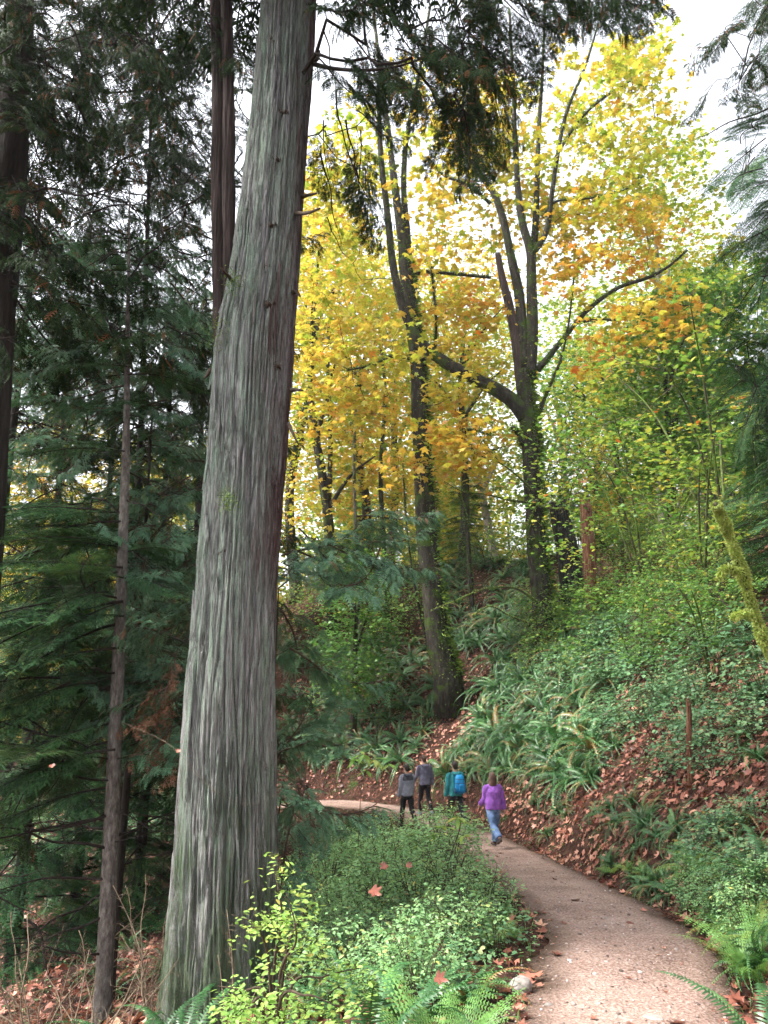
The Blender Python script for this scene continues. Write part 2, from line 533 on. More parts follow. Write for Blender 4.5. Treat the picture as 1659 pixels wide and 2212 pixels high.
def curl(proto, k):
    v, f = proto
    v = v.copy()
    v[:, 2] += k*(v[:, 0]**2*1.2+(v[:, 1]-0.4)**2*0.8)
    return v, f

# ------------------------------------------------------------------ terrain
PATH_PTS = np.array([
    [0.55, -4.0, 0.75], [0.75, 0.0, 0.03], [1.35, 3.4, -0.5],
    P(1362, 2212, 6.4), P(1340, 2010, 9.2), P(1170, 1895, 13.5), P(1068, 1835, 18.0),
    P(985, 1792, 21.9), P(905, 1764, 25.4), P(800, 1741, 28.2), P(660, 1735, 29.4),
    [-8.0, 30.6, -3.5], [-16.0, 32, -5.0], [-40.0, 34.0, -7.5]])
PC = crspline(PATH_PTS, 700)
PT = nrm(np.gradient(PC[:, :2], axis=0))
PN = np.stack([PT[:, 1], -PT[:, 0]], -1)      # to the right
PHW = 0.88

def path_rel(x, y):
    x = np.atleast_1d(np.asarray(x, float)).ravel(); y = np.atleast_1d(np.asarray(y, float)).ravel()
    idx = np.zeros(len(x), int)
    for s in range(0, len(x), 4000):
        d = (x[s:s+4000, None]-PC[None, :, 0])**2+(y[s:s+4000, None]-PC[None, :, 1])**2
        idx[s:s+4000] = np.argmin(d, axis=1)
    dx, dy = x-PC[idx, 0], y-PC[idx, 1]
    d = np.hypot(dx, dy)
    side = np.sign(dx*PN[idx, 0]+dy*PN[idx, 1])
    return d*side, idx

def smax(a, b, k):
    h = np.clip(0.5+0.5*(a-b)/k, 0, 1)
    return b+(a-b)*h+k*h*(1-h)

ZPS = np.convolve(np.pad(PC[:, 2], 12, mode='edge'), np.ones(25)/25, mode='valid')

def ground_z(x, y):
    shp = np.shape(x)
    t, i = path_rel(x, y)
    xf, yf = np.asarray(x, float).ravel(), np.asarray(y, float).ravel()
    zp = ZPS[i]
    r = np.maximum(t-PHW, 0)
    # right-hand bank: steep cut, then easing
    bank = 0.92*np.minimum(r, 8.5)+0.40*np.clip(r-8.5, 0, 8)-0.10*np.clip(r-18, 0, 70)
    bank = bank-0.16*np.exp(-((r-0.15)/0.25)**2)*(t > PHW)
    l = np.maximum(-t-PHW, 0)
    left = 0.06*np.exp(-((l-0.3)/0.3)**2)*(t < -PHW)-0.26*np.minimum(l, 10)-0.10*np.clip(l-10, 0, 30)
    off = np.clip(np.abs(t)-PHW, 0, 1.2)/1.2
    bump = off*(0.26*fbm(xf*0.55, yf*0.55, 3.0, 4)+0.10*fbm(xf*2.1, yf*2.1, 9.0, 3))
    camber = -0.02*np.clip(np.abs(t)/PHW, 0, 1)**2+0.02*fbm(xf*1.5, yf*1.5, 1.0, 3)
    sx = np.clip((xf+15)/11, 0, 1); sx = sx*sx*(3-2*sx)        # the hill dies away into the valley on the left
    bank = bank*(0.12+0.88*sx)
    z = zp+bank+left+bump+camber
    return z.reshape(shp) if shp else float(z[0])

GX0, GY0, GST = -44.0, -6.0, 0.2
_gx = GX0+GST*np.arange(441); _gy = GY0+GST*np.arange(491)
GGRID = ground_z(*np.meshgrid(_gx, _gy))

def gz(x, y):
    """ground height read off a 20 cm grid"""
    u = np.clip((np.asarray(x, float)-GX0)/GST, 0, 439.999); v = np.clip((np.asarray(y, float)-GY0)/GST, 0, 489.999)
    i, j = u.astype(int), v.astype(int); fu, fv = u-i, v-j
    return (GGRID[j, i]*(1-fu)+GGRID[j, i+1]*fu)*(1-fv)+(GGRID[j+1, i]*(1-fu)+GGRID[j+1, i+1]*fu)*fv

def cast(px, py, y0=3.0, y1=75.0):
    """where the sight line through (px, py) meets the ground"""
    d = ray(px, py)
    Y = np.linspace(y0, y1, 1400)
    q = CAM[None]+d[None]*(Y/d[1])[:, None]
    g = gz(q[:, 0], q[:, 1])
    hit = np.where(q[:, 2] < g)[0]
    if len(hit) == 0:
        return None
    p = q[hit[0]].copy(); p[2] = g[hit[0]]
    return p

def proj(p):
    """where a world point falls in the 1659 x 2212 frame"""
    v = np.asarray(p, float)-CAM
    d = v@FWD
    return 829.5+FPX*(v@RGT)/d, 1106.0-FPX*(v@UPV)/d

def onground(x, y, dz=0.0):
    return np.array([x, y, ground_z(x, y)+dz])
# ================================================================== SETTING
def ground_mat():
    m, t, out = new_mat('forest_soil')
    tc = N(t, 'ShaderNodeTexCoord')
    n1 = N(t, 'ShaderNodeTexNoise'); n1.inputs['Scale'].default_value = 1.1; n1.inputs['Detail'].default_value = 8; n1.inputs['Roughness'].default_value = 0.7
    n2 = N(t, 'ShaderNodeTexNoise'); n2.inputs['Scale'].default_value = 22; n2.inputs['Detail'].default_value = 6
    vo = N(t, 'ShaderNodeTexVoronoi'); vo.inputs['Scale'].default_value = 13
    for n in (n1, n2, vo):
        t.links.new(tc.outputs['Object'], n.inputs['Vector'])
    soil = ramp(t, n2.outputs['Fac'], [(0.3, (0.012, 0.008, 0.006)), (0.55, (0.04, 0.022, 0.015)), (0.75, (0.085, 0.043, 0.028))])
    leafc = ramp(t, vo.outputs['Color'], [(0.2, (0.025, 0.011, 0.008)), (0.6, (0.08, 0.032, 0.022)), (0.9, (0.17, 0.075, 0.05))])
    mx = N(t, 'ShaderNodeMix', data_type='RGBA'); mx.inputs['Factor'].default_value = 0.45
    t.links.new(soil, mx.inputs['A']); t.links.new(leafc, mx.inputs['B'])
    mr = N(t, 'ShaderNodeMapRange'); mr.inputs['From Min'].default_value = 0.55; mr.inputs['From Max'].default_value = 0.66
    t.links.new(n1.outputs['Fac'], mr.inputs['Value'])
    mo = ramp(t, n2.outputs['Fac'], [(0.3, (0.018, 0.03, 0.008)), (0.7, (0.05, 0.08, 0.02))])
    mx2 = N(t, 'ShaderNodeMix', data_type='RGBA')
    t.links.new(mr.outputs['Result'], mx2.inputs['Factor']); t.links.new(mx.outputs['Result'], mx2.inputs['A']); t.links.new(mo, mx2.inputs['B'])
    pb = N(t, 'ShaderNodeBsdfPrincipled'); pb.inputs['Roughness'].default_value = 0.95; pb.inputs['Specular IOR Level'].default_value = 0.15
    t.links.new(mx2.outputs['Result'], pb.inputs['Base Color'])
    b = N(t, 'ShaderNodeBump'); b.inputs['Strength'].default_value = 0.9; b.inputs['Distance'].default_value = 0.06
    ad = N(t, 'ShaderNodeMath', operation='ADD')
    t.links.new(n2.outputs['Fac'], ad.inputs[0]); t.links.new(vo.outputs['Distance'], ad.inputs[1])
    t.links.new(ad.outputs[0], b.inputs['Height']); t.links.new(b.outputs[0], pb.inputs['Normal'])
    t.links.new(pb.outputs[0], out.inputs['Surface'])
    return m

def path_mat():
    m, t, out = new_mat('trodden_dirt')
    tc = N(t, 'ShaderNodeTexCoord')
    at = N(t, 'ShaderNodeAttribute', attribute_name='rnd')      # 0 at the middle of the track, 1 at its edge
    n1 = N(t, 'ShaderNodeTexNoise'); n1.inputs['Scale'].default_value = 0.9; n1.inputs['Detail'].default_value = 10; n1.inputs['Roughness'].default_value = 0.7
    n2 = N(t, 'ShaderNodeTexNoise'); n2.inputs['Scale'].default_value = 38; n2.inputs['Detail'].default_value = 5
    vo = N(t, 'ShaderNodeTexVoronoi'); vo.inputs['Scale'].default_value = 34
    for n in (n1, n2, vo):
        t.links.new(tc.outputs['Object'], n.inputs['Vector'])
    c1 = ramp(t, n1.outputs['Fac'], [(0.34, (0.11, 0.068, 0.052)), (0.47, (0.27, 0.18, 0.145)), (0.64, (0.43, 0.315, 0.265))])
    c2 = ramp(t, n2.outputs['Fac'], [(0.37, (0.11, 0.062, 0.048)), (0.5, (0.28, 0.19, 0.155)), (0.66, (0.52, 0.41, 0.36))])
    mx = N(t, 'ShaderNodeMix', data_type='RGBA'); mx.inputs['Factor'].default_value = 0.5
    t.links.new(c1, mx.inputs['A']); t.links.new(c2, mx.inputs['B'])
    ed = N(t, 'ShaderNodeMath', operation='MULTIPLY_ADD')
    t.links.new(n1.outputs['Fac'], ed.inputs[0]); ed.inputs[1].default_value = 0.9
    t.links.new(at.outputs['Fac'], ed.inputs[2])
    mr = N(t, 'ShaderNodeMapRange'); mr.inputs['From Min'].default_value = 1.0; mr.inputs['From Max'].default_value = 1.35
    t.links.new(ed.outputs[0], mr.inputs['Value'])
    dk = ramp(t, n2.outputs['Fac'], [(0.3, (0.05, 0.032, 0.024)), (0.7, (0.13, 0.085, 0.06))])
    mx2 = N(t, 'ShaderNodeMix', data_type='RGBA')
    t.links.new(mr.outputs['Result'], mx2.inputs['Factor']); t.links.new(mx.outputs['Result'], mx2.inputs['A']); t.links.new(dk, mx2.inputs['B'])
    pb = N(t, 'ShaderNodeBsdfPrincipled'); pb.inputs['Roughness'].default_value = 0.9; pb.inputs['Specular IOR Level'].default_value = 0.2
    t.links.new(mx2.outputs['Result'], pb.inputs['Base Color'])
    b = N(t, 'ShaderNodeBump'); b.inputs['Strength'].default_value = 0.8; b.inputs['Distance'].default_value = 0.02
    ad = N(t, 'ShaderNodeMath', operation='MULTIPLY_ADD'); ad.inputs[1].default_value = 2.0
    t.links.new(n2.outputs['Fac'], ad.inputs[0]); t.links.new(n1.outputs['Fac'], ad.inputs[2])
    t.links.new(ad.outputs[0], b.inputs['Height']); t.links.new(b.outputs[0], pb.inputs['Normal'])
    t.links.new(pb.outputs[0], out.inputs['Surface'])
    return m

def build_ground():
    u = np.linspace(-1, 1, 241)
    xs = 26*u+74*u**5
    v = np.linspace(0, 1, 261)
    ys = -6+50*v+110*v**4
    X, Yg = np.meshgrid(xs, ys)
    Z = ground_z(X, Yg)
    t, i = path_rel(X, Yg)
    Z = Z-0.05*(np.abs(t).reshape(Z.shape) < PHW-0.05)      # sunk under the track sheet
    nx, ny = len(xs), len(ys)
    V = np.stack([X, Yg, Z], -1).reshape(-1, 3)
    a = (np.arange(ny-1)[:, None]*nx+np.arange(nx-1)[None])
    F = np.stack([a, a+1, a+nx+1, a+nx], -1).reshape(-1, 4)
    o = obj('ground', make_mesh('ground', V, F, ground_mat(), smooth=True))
    tag(o, 'forest floor of brown soil and moss rising as a bank beside the path', 'ground', kind='structure')

def build_path():
    n = 420
    C = crspline(PATH_PTS, n)
    T = nrm(np.gradient(C[:, :2], axis=0)); Nn = np.stack([T[:, 1], -T[:, 0]], -1)
    w = np.linspace(-1, 1, 25)
    s = np.arange(n)
    hwL = PHW+0.16*fbm(s*0.17, 5.0, 0, 4); hwR = PHW+0.16*fbm(s*0.19, 15.0, 0, 4)
    hw = np.where(w[None] < 0, hwL[:, None], hwR[:, None])
    X = C[:, None, 0]+Nn[:, None, 0]*w[None]*hw
    Y = C[:, None, 1]+Nn[:, None, 1]*w[None]*hw
    Z = ground_z(X, Y)+0.012-0.03*np.abs(w[None])**6+0.012*fbm(X*3, Y*3, 2.0, 3)
    V = np.stack([X, Y, Z], -1).reshape(-1, 3)
    k = len(w)
    a = np.arange(n-1)[:, None]*k+np.arange(k-1)[None]
    F = np.stack([a, a+1, a+k+1, a+k], -1).reshape(-1, 4)
    o = obj('path', make_mesh('path', V, F, path_mat(), np.broadcast_to(np.abs(w)[None], X.shape).ravel(), True))
    tag(o, 'trodden pinkish dirt footpath curving down and left through the wood', 'path', kind='structure')

build_ground()
build_path()

# -- fallen leaves: far too many to count
def build_litter():
    g = Geo()
    n = 110000
    Y = 4+46*RNG.random(n)**1.35
    X = (RNG.random(n)*2-1)*(0.62*Y+3)
    t, i = path_rel(X, Y)
    r = t-PHW
    dens = np.where(r > 0, np.exp(-(r/14)**2)*(0.75+0.7*fbm(X*0.5, Y*0.5, 4.0, 3)), np.where(r > -2*PHW, 0.008+0.3*np.clip((np.abs(t)-0.66)/0.3, 0, 1), (0.28+0.7*fbm(X*0.4, Y*0.4, 8.0, 3))*np.clip((np.abs(t)-PHW)/2.5, .22, 1)))
    keep = RNG.random(n) < dens
    X, Y, t = X[keep], Y[keep], t[keep]
    n = len(X)
    Z = ground_z(X, Y)+0.02+0.05*RNG.random(n)*(np.abs(t) > PHW)
    e = 0.15
    gx = (ground_z(X+e, Y)-ground_z(X-e, Y))/(2*e); gy = (ground_z(X, Y+e)-ground_z(X, Y-e))/(2*e)
    nn = nrm(np.stack([-gx, -gy, np.ones(n)], -1)+RNG.normal(0, 0.45, (n, 3))*(0.35+0.65*(np.abs(t) > PHW))[:, None])
    d = nrm(np.cross(nn, RNG.normal(0, 1, (n, 3))))
    R = frames(d, nn)
    near = np.linspace(0, 1, n)
    cl = RNG.random(n)
    for k, pr in enumerate((curl(MAPLE_LO, 0.45), curl(MAPLE_LO, -0.5), curl(MAPLE_LO, 0.9))):
        q = (np.floor(cl*3) == k)
        g.inst(pr, np.stack([X, Y, Z], -1)[q], R[q], 0.055+0.11*RNG.random(q.sum()), 0.02+0.85*np.clip(0.42+0.7*fbm(X[q]*0.8, Y[q]*0.8, 1.0, 2)+RNG.normal(0, 0.28, q.sum()), 0, 1))
    # crumbs of leaf, needles and bark trodden into the path
    m = 5200
    i = np.minimum((RNG.random(m)*560+110).astype(int), 699); w = np.clip(RNG.normal(0, .75, m), -1.1, 1.1)
    x = PC[i, 0]+PN[i, 0]*w*PHW; y = PC[i, 1]+PN[i, 1]*w*PHW
    a = RNG.random(m)*2*pi
    s_ = .008+.03*RNG.random(m)**3
    g.inst(KITE, np.stack([x, y, ground_z(x, y)+.02], -1), frames(np.stack([np.cos(a), np.sin(a), RNG.normal(0, .2, m)], -1), np.tile([0, 0, 1.0], (m, 1))), np.stack([s_*.7, s_, s_], -1), RNG.random(m)*.75)
    o = obj('leaf_litter', g.mesh('leaf_litter', M['litter']))
    tag(o, 'red brown fallen maple leaves strewn over the bank and path edges', 'leaf litter', kind='stuff')
build_litter()

# -- gravel on the path
def stone_proto(seed, sub=1):
    bm = bmesh.new()
    bmesh.ops.create_icosphere(bm, subdivisions=sub, radius=1.0)
    V = np.array([v.co[:] for v in bm.verts]); F = np.array([[v.index for v in f.verts] for f in bm.faces])
    bm.free()
    V = V*(1+0.28*noise3(V[:, 0]*1.4+seed, V[:, 1]*1.4, V[:, 2]*1.4)[:, None])*np.array([1.0, 0.8, 0.5])
    return V, F

def stone_mat(name, a, b):
    return bark_mat(name, a, b, scale=(9, 9, 9), bump=0.5, rough=0.85, bdist=0.01)
M['gravel'] = leaf_mat('path_gravel', [(0.0, (0.10, 0.075, 0.065)), (0.5, (0.24, 0.19, 0.17)), (0.85, (0.38, 0.32, 0.29)), (1.0, (0.6, 0.55, 0.52))], trans=0.0, rough=0.9, objvar=0, spec=0.2)
M['rock'] = stone_mat('pale_rock', (0.16, 0.14, 0.12), (0.40, 0.37, 0.34))

def build_gravel():
    g = Geo()
    n = 11000
    i = np.minimum((RNG.random(n)**1.2*520+110).astype(int), 699)
    w = np.clip(RNG.normal(0, 0.62, n), -1.05, 1.05)
    X = PC[i, 0]+PN[i, 0]*w*PHW+RNG.normal(0, 0.05, n); Y = PC[i, 1]+PN[i, 1]*w*PHW+RNG.normal(0, 0.05, n)
    keep = RNG.random(n) < 0.45+0.8*fbm(X*1.3, Y*1.3, 6.0, 3)
    X, Y = X[keep], Y[keep]; n = len(X)
    sz = 0.004+0.014*RNG.random(n)**3+0.014*(RNG.random(n) < 0.04)
    Z = ground_z(X, Y)+0.012+sz*0.15
    a = RNG.random(n)*2*pi
    R = frames(np.stack([np.cos(a), np.sin(a), np.zeros(n)], -1), np.tile([0, 0, 1.0], (n, 1)))
    for k in range(4):
        q = np.arange(n) % 4 == k
        g.inst(stone_proto(k*3.1, 1), np.stack([X, Y, Z], -1)[q], R[q], sz[q])
    o = obj('gravel', g.mesh('gravel', M['gravel'], smooth=False))
    tag(o, 'small loose stones scattered over the dirt path', 'gravel', kind='stuff')
build_gravel()

def rock(name, px, py, size, label, seed, mat='rock', squash=0.6):
    p = cast(px, py)
    bm = bmesh.new(); bmesh.ops.create_icosphere(bm, subdivisions=4, radius=1.0)
    V = np.array([v.co[:] for v in bm.verts]); F = np.array([[v.index for v in f.verts] for f in bm.faces]); bm.free()
    V = V*(1+0.35*fbm(V[:, 0]*0.9+seed, V[:, 1]*0.9, V[:, 2]*0.9, 3)+0.05*fbm(V[:, 0]*5+seed, V[:, 1]*5, V[:, 2]*5, 3))[:, None]
    V = V*np.array([1.0, 0.75, squash])*size
    o = obj(name, make_mesh(name, V, F, M[mat], smooth=True), None, p+np.array([0, 0, size*squash*0.25]), (0.1, -0.05, seed))
    tag(o, label, 'rock')
rock('rock', 1128, 2140, 0.125, 'rounded pale grey rock at the left edge of the path near the ferns', 1.3)
rock('rock', 1412, 2206, 0.10, 'flat pale stone lying flush in the dirt path at the bottom of the picture', 5.1, squash=0.22)
rock('rock', 1185, 2178, 0.035, 'small white pebble on the path just beyond the rounded rock', 9.4)
rock('rock', 1310, 1985, 0.04, 'small pale angular stone in the middle of the path', 3.3, squash=0.4)

# ================================================================== GIANT CEDAR
def giant_bark():
    m, t, out = new_mat('giant_cedar_bark')
    tc = N(t, 'ShaderNodeTexCoord')
    at = N(t, 'ShaderNodeAttribute', attribute_name='rnd')     # angle round the trunk: 0 left .. 1 right as the path sees it
    sep = N(t, 'ShaderNodeSeparateXYZ'); t.links.new(tc.outputs['Object'], sep.inputs[0])
    def noise(sc, det=6, rough=0.6, s=1.0):
        mp = N(t, 'ShaderNodeMapping'); mp.inputs['Scale'].default_value = sc
        t.links.new(tc.outputs['Object'], mp.inputs['Vector'])
        n = N(t, 'ShaderNodeTexNoise'); n.inputs['Scale'].default_value = s; n.inputs['Detail'].default_value = det; n.inputs['Roughness'].default_value = rough
        t.links.new(mp.outputs['Vector'], n.inputs['Vector'])
        return n.outputs['Fac']
    fib = noise((105, 105, 3.2), 7, 0.75)
    fib2 = noise((22, 22, 0.7), 5, 0.6)
    big = noise((3.0, 3.0, 0.45), 5, 0.6)
    sp = noise((70, 70, 45), 3, 0.6)
    lich = noise((6.5, 6.5, 0.9), 7, 0.7)
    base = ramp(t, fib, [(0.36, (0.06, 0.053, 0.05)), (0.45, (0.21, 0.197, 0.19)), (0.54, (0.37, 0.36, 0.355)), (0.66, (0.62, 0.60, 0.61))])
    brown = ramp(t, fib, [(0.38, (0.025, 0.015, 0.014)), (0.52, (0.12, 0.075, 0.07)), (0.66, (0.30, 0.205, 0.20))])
    # weathered grey over red-brown inner bark, browner high up and to the right, there partly as painted shade
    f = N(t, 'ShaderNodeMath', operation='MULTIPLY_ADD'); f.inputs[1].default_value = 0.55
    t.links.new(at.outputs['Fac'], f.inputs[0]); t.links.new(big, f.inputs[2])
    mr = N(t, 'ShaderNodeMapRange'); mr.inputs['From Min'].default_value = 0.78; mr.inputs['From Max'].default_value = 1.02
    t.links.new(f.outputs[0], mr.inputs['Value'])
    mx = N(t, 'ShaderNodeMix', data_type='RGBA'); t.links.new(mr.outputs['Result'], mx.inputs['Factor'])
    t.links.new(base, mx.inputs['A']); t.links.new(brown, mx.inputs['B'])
    # pale mint lichen along the fibres
    lm = N(t, 'ShaderNodeMath', operation='MULTIPLY'); t.links.new(lich, lm.inputs[0]); t.links.new(fib2, lm.inputs[1])
    mr2 = N(t, 'ShaderNodeMapRange'); mr2.inputs['From Min'].default_value = 0.19; mr2.inputs['From Max'].default_value = 0.30; mr2.inputs['To Max'].default_value = 0.85
    t.links.new(lm.outputs[0], mr2.inputs['Value'])
    inv = N(t, 'ShaderNodeMath', operation='SUBTRACT'); inv.inputs[0].default_value = 1.0; t.links.new(mr.outputs['Result'], inv.inputs[1])
    lmul = N(t, 'ShaderNodeMath', operation='MULTIPLY'); t.links.new(mr2.outputs['Result'], lmul.inputs[0]); t.links.new(inv.outputs[0], lmul.inputs[1])
    fcut = N(t, 'ShaderNodeMapRange'); fcut.inputs['From Min'].default_value = 0.42; fcut.inputs['From Max'].default_value = 0.52
    t.links.new(fib, fcut.inputs['Value'])
    lmul2 = N(t, 'ShaderNodeMath', operation='MULTIPLY'); t.links.new(lmul.outputs[0], lmul2.inputs[0]); t.links.new(fcut.outputs['Result'], lmul2.inputs[1])
    lc = ramp(t, sp, [(0.3, (0.17, 0.26, 0.18)), (0.7, (0.38, 0.50, 0.38))])
    mx2 = N(t, 'ShaderNodeMix', data_type='RGBA'); t.links.new(lmul2.outputs[0], mx2.inputs['Factor'])
    t.links.new(mx.outputs['Result'], mx2.inputs['A']); t.links.new(lc, mx2.inputs['B'])
    # dark green algae and moss specks low on the trunk
    zz = N(t, 'ShaderNodeMapRange'); zz.inputs['From Min'].default_value = 0.2; zz.inputs['From Max'].default_value = 3.4; zz.inputs['To Min'].default_value = 0.34; zz.inputs['To Max'].default_value = 0.0
    t.links.new(sep.outputs['Z'], zz.inputs['Value'])
    am = N(t, 'ShaderNodeMath', operation='ADD'); t.links.new(zz.outputs['Result'], am.inputs[0]); t.links.new(lich, am.inputs[1])
    am2 = N(t, 'ShaderNodeMath', operation='MULTIPLY_ADD'); am2.inputs[1].default_value = 0.45; t.links.new(sp, am2.inputs[0]); t.links.new(am.outputs[0], am2.inputs[2])
    mr3 = N(t, 'ShaderNodeMapRange'); mr3.inputs['From Min'].default_value = 0.87; mr3.inputs['From Max'].default_value = 1.05; mr3.inputs['To Max'].default_value = 0.8
    t.links.new(am2.outputs[0], mr3.inputs['Value'])
    mc = ramp(t, sp, [(0.35, (0.035, 0.055, 0.025)), (0.7, (0.12, 0.18, 0.075))])
    mx3 = N(t, 'ShaderNodeMix', data_type='RGBA'); t.links.new(mr3.outputs['Result'], mx3.inputs['Factor'])
    t.links.new(mx2.outputs['Result'], mx3.inputs['A']); t.links.new(mc, mx3.inputs['B'])
    pb = N(t, 'ShaderNodeBsdfPrincipled'); pb.inputs['Roughness'].default_value = 0.9; pb.inputs['Specular IOR Level'].default_value = 0.18
    t.links.new(mx3.outputs['Result'], pb.inputs['Base Color'])
    b = N(t, 'ShaderNodeBump'); b.inputs['Strength'].default_value = 1.0; b.inputs['Distance'].default_value = 0.06
    ad = N(t, 'ShaderNodeMath', operation='MULTIPLY_ADD'); ad.inputs[1].default_value = 0.7
    t.links.new(fib2, ad.inputs[0]); t.links.new(fib, ad.inputs[2])
    t.links.new(ad.outputs[0], b.inputs['Height']); t.links.new(b.outputs[0], pb.inputs['Normal'])
    t.links.new(pb.outputs[0], out.inputs['Surface'])
    return m
M['giant'] = giant_bark()

GY = 8.8
def edge_pts(rows, Y):
    """rows of (py, left px, right px) -> centre points and radii of a trunk standing Y metres ahead"""
    c, r = [], []
    for py, a, b in rows:
        pa, pb_ = P(a, py, Y), P(b, py, Y)
        c.append((pa+pb_)/2); r.append(abs(pb_[0]-pa[0])/2)
    return np.array(c), np.array(r)

GROWS = [(2330, 322, 640), (2180, 350, 610), (2000, 366, 600), (1850, 378, 596), (1700, 388, 595), (1500, 402, 595), (1300, 421, 596), (1100, 440, 606),
         (900, 456, 623), (750, 466, 634), (600, 499, 643), (400, 527, 656), (200, 550, 669), (0, 566, 682), (-300, 588, 690), (-800, 610, 700), (-1600, 640, 700)]
_c, _r = edge_pts(GROWS, GY)
G_BASE = np.array([_c[0][0], GY, ground_z(_c[0][0], GY)-0.1])

def build_giant():
    zz = np.concatenate([np.linspace(G_BASE[2]-0.15, _c[13][2]+0.3, 430), np.linspace(_c[13][2]+0.5, _c[-1][2], 40)])
    cx = np.interp(zz, _c[:, 2], _c[:, 0]); rr = np.interp(zz, _c[:, 2], _r)
    k = np.ones(25)/25
    sm = lambda a: np.convolve(np.pad(a, 12, mode='edge'), k, mode='valid')
    cx, rr = sm(cx), sm(rr)
    ns = 340
    th = np.linspace(0, 2*pi, ns, endpoint=False)
    c, s = np.cos(th)[None], np.sin(th)[None]
    H = (zz-G_BASE[2])[:, None]
    # buttress flutes near the base, slight spiral
    tw = 0.05*H
    ph = th[None]+tw
    flute = (0.06*np.cos(5*ph+1.0)+0.045*np.cos(8*ph+0.4)+0.02*np.cos(13*ph))*np.exp(-H/3.2) + 0.018*np.cos(6*ph+2)+0.012*np.cos(11*ph+1)
    R = rr[:, None]*(1+flute+0.02*fbm(c*1.5, s*1.5, H*0.5, 3))
    # long fibrous ridges split by narrow furrows
    def ridge(kk, vz, sd):
        wob = 0.5*noise3(c*3+sd, s*3, H*0.5)
        cc, ss = np.cos(ph+wob*0.10), np.sin(ph+wob*0.10)
        return noise3(cc*kk+sd, ss*kk-sd, H*vz+sd)
    a = np.abs(ridge(7.0, 0.42, 3.0)); b = np.abs(ridge(13.0, 0.6, 11.0)); d = np.abs(ridge(26.0, 1.0, 23.0))
    crack = -0.070*np.exp(-(a/0.055)**2)-0.042*np.exp(-(b/0.09)**2)-0.020*np.exp(-(d/0.17)**2)
    mask = 0.55+0.45*np.clip(1.6*noise3(c*1.2, s*1.2, H*0.5+40)+0.6, 0, 1)
    plate = 0.02*noise3(np.cos(ph)*9, np.sin(ph)*9, H*0.35)+0.014*noise3(np.cos(ph)*24, np.sin(ph)*24, H*0.8)+0.009*noise3(np.cos(ph)*50, np.sin(ph)*50, H*2.5)
    R = R+crack*mask*np.clip(rr[:, None]/0.5, 0.5, 1.1)+plate
    X = cx[:, None]+R*c; Yv = GY+R*s*0.95; Z = np.broadcast_to(zz[:, None], X.shape)
    V = np.stack([X, Yv, Z], -1).reshape(-1, 3)-G_BASE
    n = len(zz)
    i = np.arange(n-1)[:, None]*ns; j = np.arange(ns)[None]; j2 = (j+1) % ns
    F = np.stack([i+j, i+j2, i+ns+j2, i+ns+j], -1).reshape(-1, 4)
    ang = np.clip(0.5+0.5*np.cos(th-0.35), 0, 1)          # 1 faces right: browner bark plus that side's shade, put into the colour
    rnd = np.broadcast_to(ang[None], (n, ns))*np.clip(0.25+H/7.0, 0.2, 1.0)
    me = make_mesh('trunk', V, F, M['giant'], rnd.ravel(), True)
    root = thing('giant_cedar', 'huge grey cedar with fibrous lichen-streaked bark left of the path', 'tree', G_BASE)
    obj('trunk', me, root)
    # second stem fused to the left, split by a dark cleft
    rows = [(1000, 462, 505), (850, 466, 506), (720, 462, 506), (600, 461, 506), (400, 458, 507), (200, 460, 505), (0, 455, 500), (-400, 452, 492), (-1000, 455, 480)]
    for q, (dx0, dx1, dy) in enumerate(((0, -22, 0.42), (24, 0, 0.30))):
        cc, r2 = edge_pts([(py, a_+(dx0 if q else 0), b_+(dx1 if not q else 0)) for py, a_, b_ in rows], GY+dy)
        r2 = np.maximum(r2, 0.03)
        pts = crspline(cc, 160); rad = np.interp(np.linspace(0, 1, 160), np.linspace(0, 1, len(r2)), r2)*1.05
        v, f = tube(pts, rad, 40, amp=0.16, freq=1.2, ridges=26, ramp=0.028, seed=q*7.0+2)
        obj('second_stem', Geo().add(v, f).mesh('second_stem', M['red_bark'], G_BASE, True), root)
    # knots: a raised lip with a dark socket where limbs were shed
    for (px, py, s_) in ((590, 92, .075), (613, 243, .08), (598, 345, .065), (583, 486, .085), (578, 656, .07), (601, 790, .06), (484, 1190, .07), (575, 575, .04), (632, 632, .05)):
        d = ray(px, py)
        ci = np.interp(P(px, py, GY)[2], zz, np.arange(n))
        r0 = np.interp(ci, np.arange(n), rr); x0 = np.interp(ci, np.arange(n), cx)
        q = P(px, py, GY-0.9*r0*math.sqrt(max(0.05, 1-((P(px, py, GY)[0]-x0)/r0)**2)))
        a = np.linspace(0, 2*pi, 14, endpoint=True)
        g = Geo()
        sv, sf = tube([q+[0, 0.02, 0], q+[0.004, -0.01, -0.004], q+[0.01, -0.045, -0.012]], [s_*0.55, s_*0.34, s_*0.12], 9, amp=1.3, freq=40, seed=py)
        g.add(sv, sf)
        for kk in range(5):
            d3 = nrm(np.array([RNG.normal(0, .8), -1, RNG.normal(0, .5)])); p3 = q+np.array([RNG.normal(0, s_*.6), 0, RNG.normal(0, s_*.25)])
            g.add(*tube([p3+[0, .02, 0], p3+d3*s_*.35, p3+d3*s_*.7+RNG.normal(0, .006, 3)], [s_*.16, s_*.12, s_*.03], 6, amp=.6, freq=40, seed=kk))
        obj('knot', g.mesh('knot', M['twig_brown'], G_BASE, True), root)
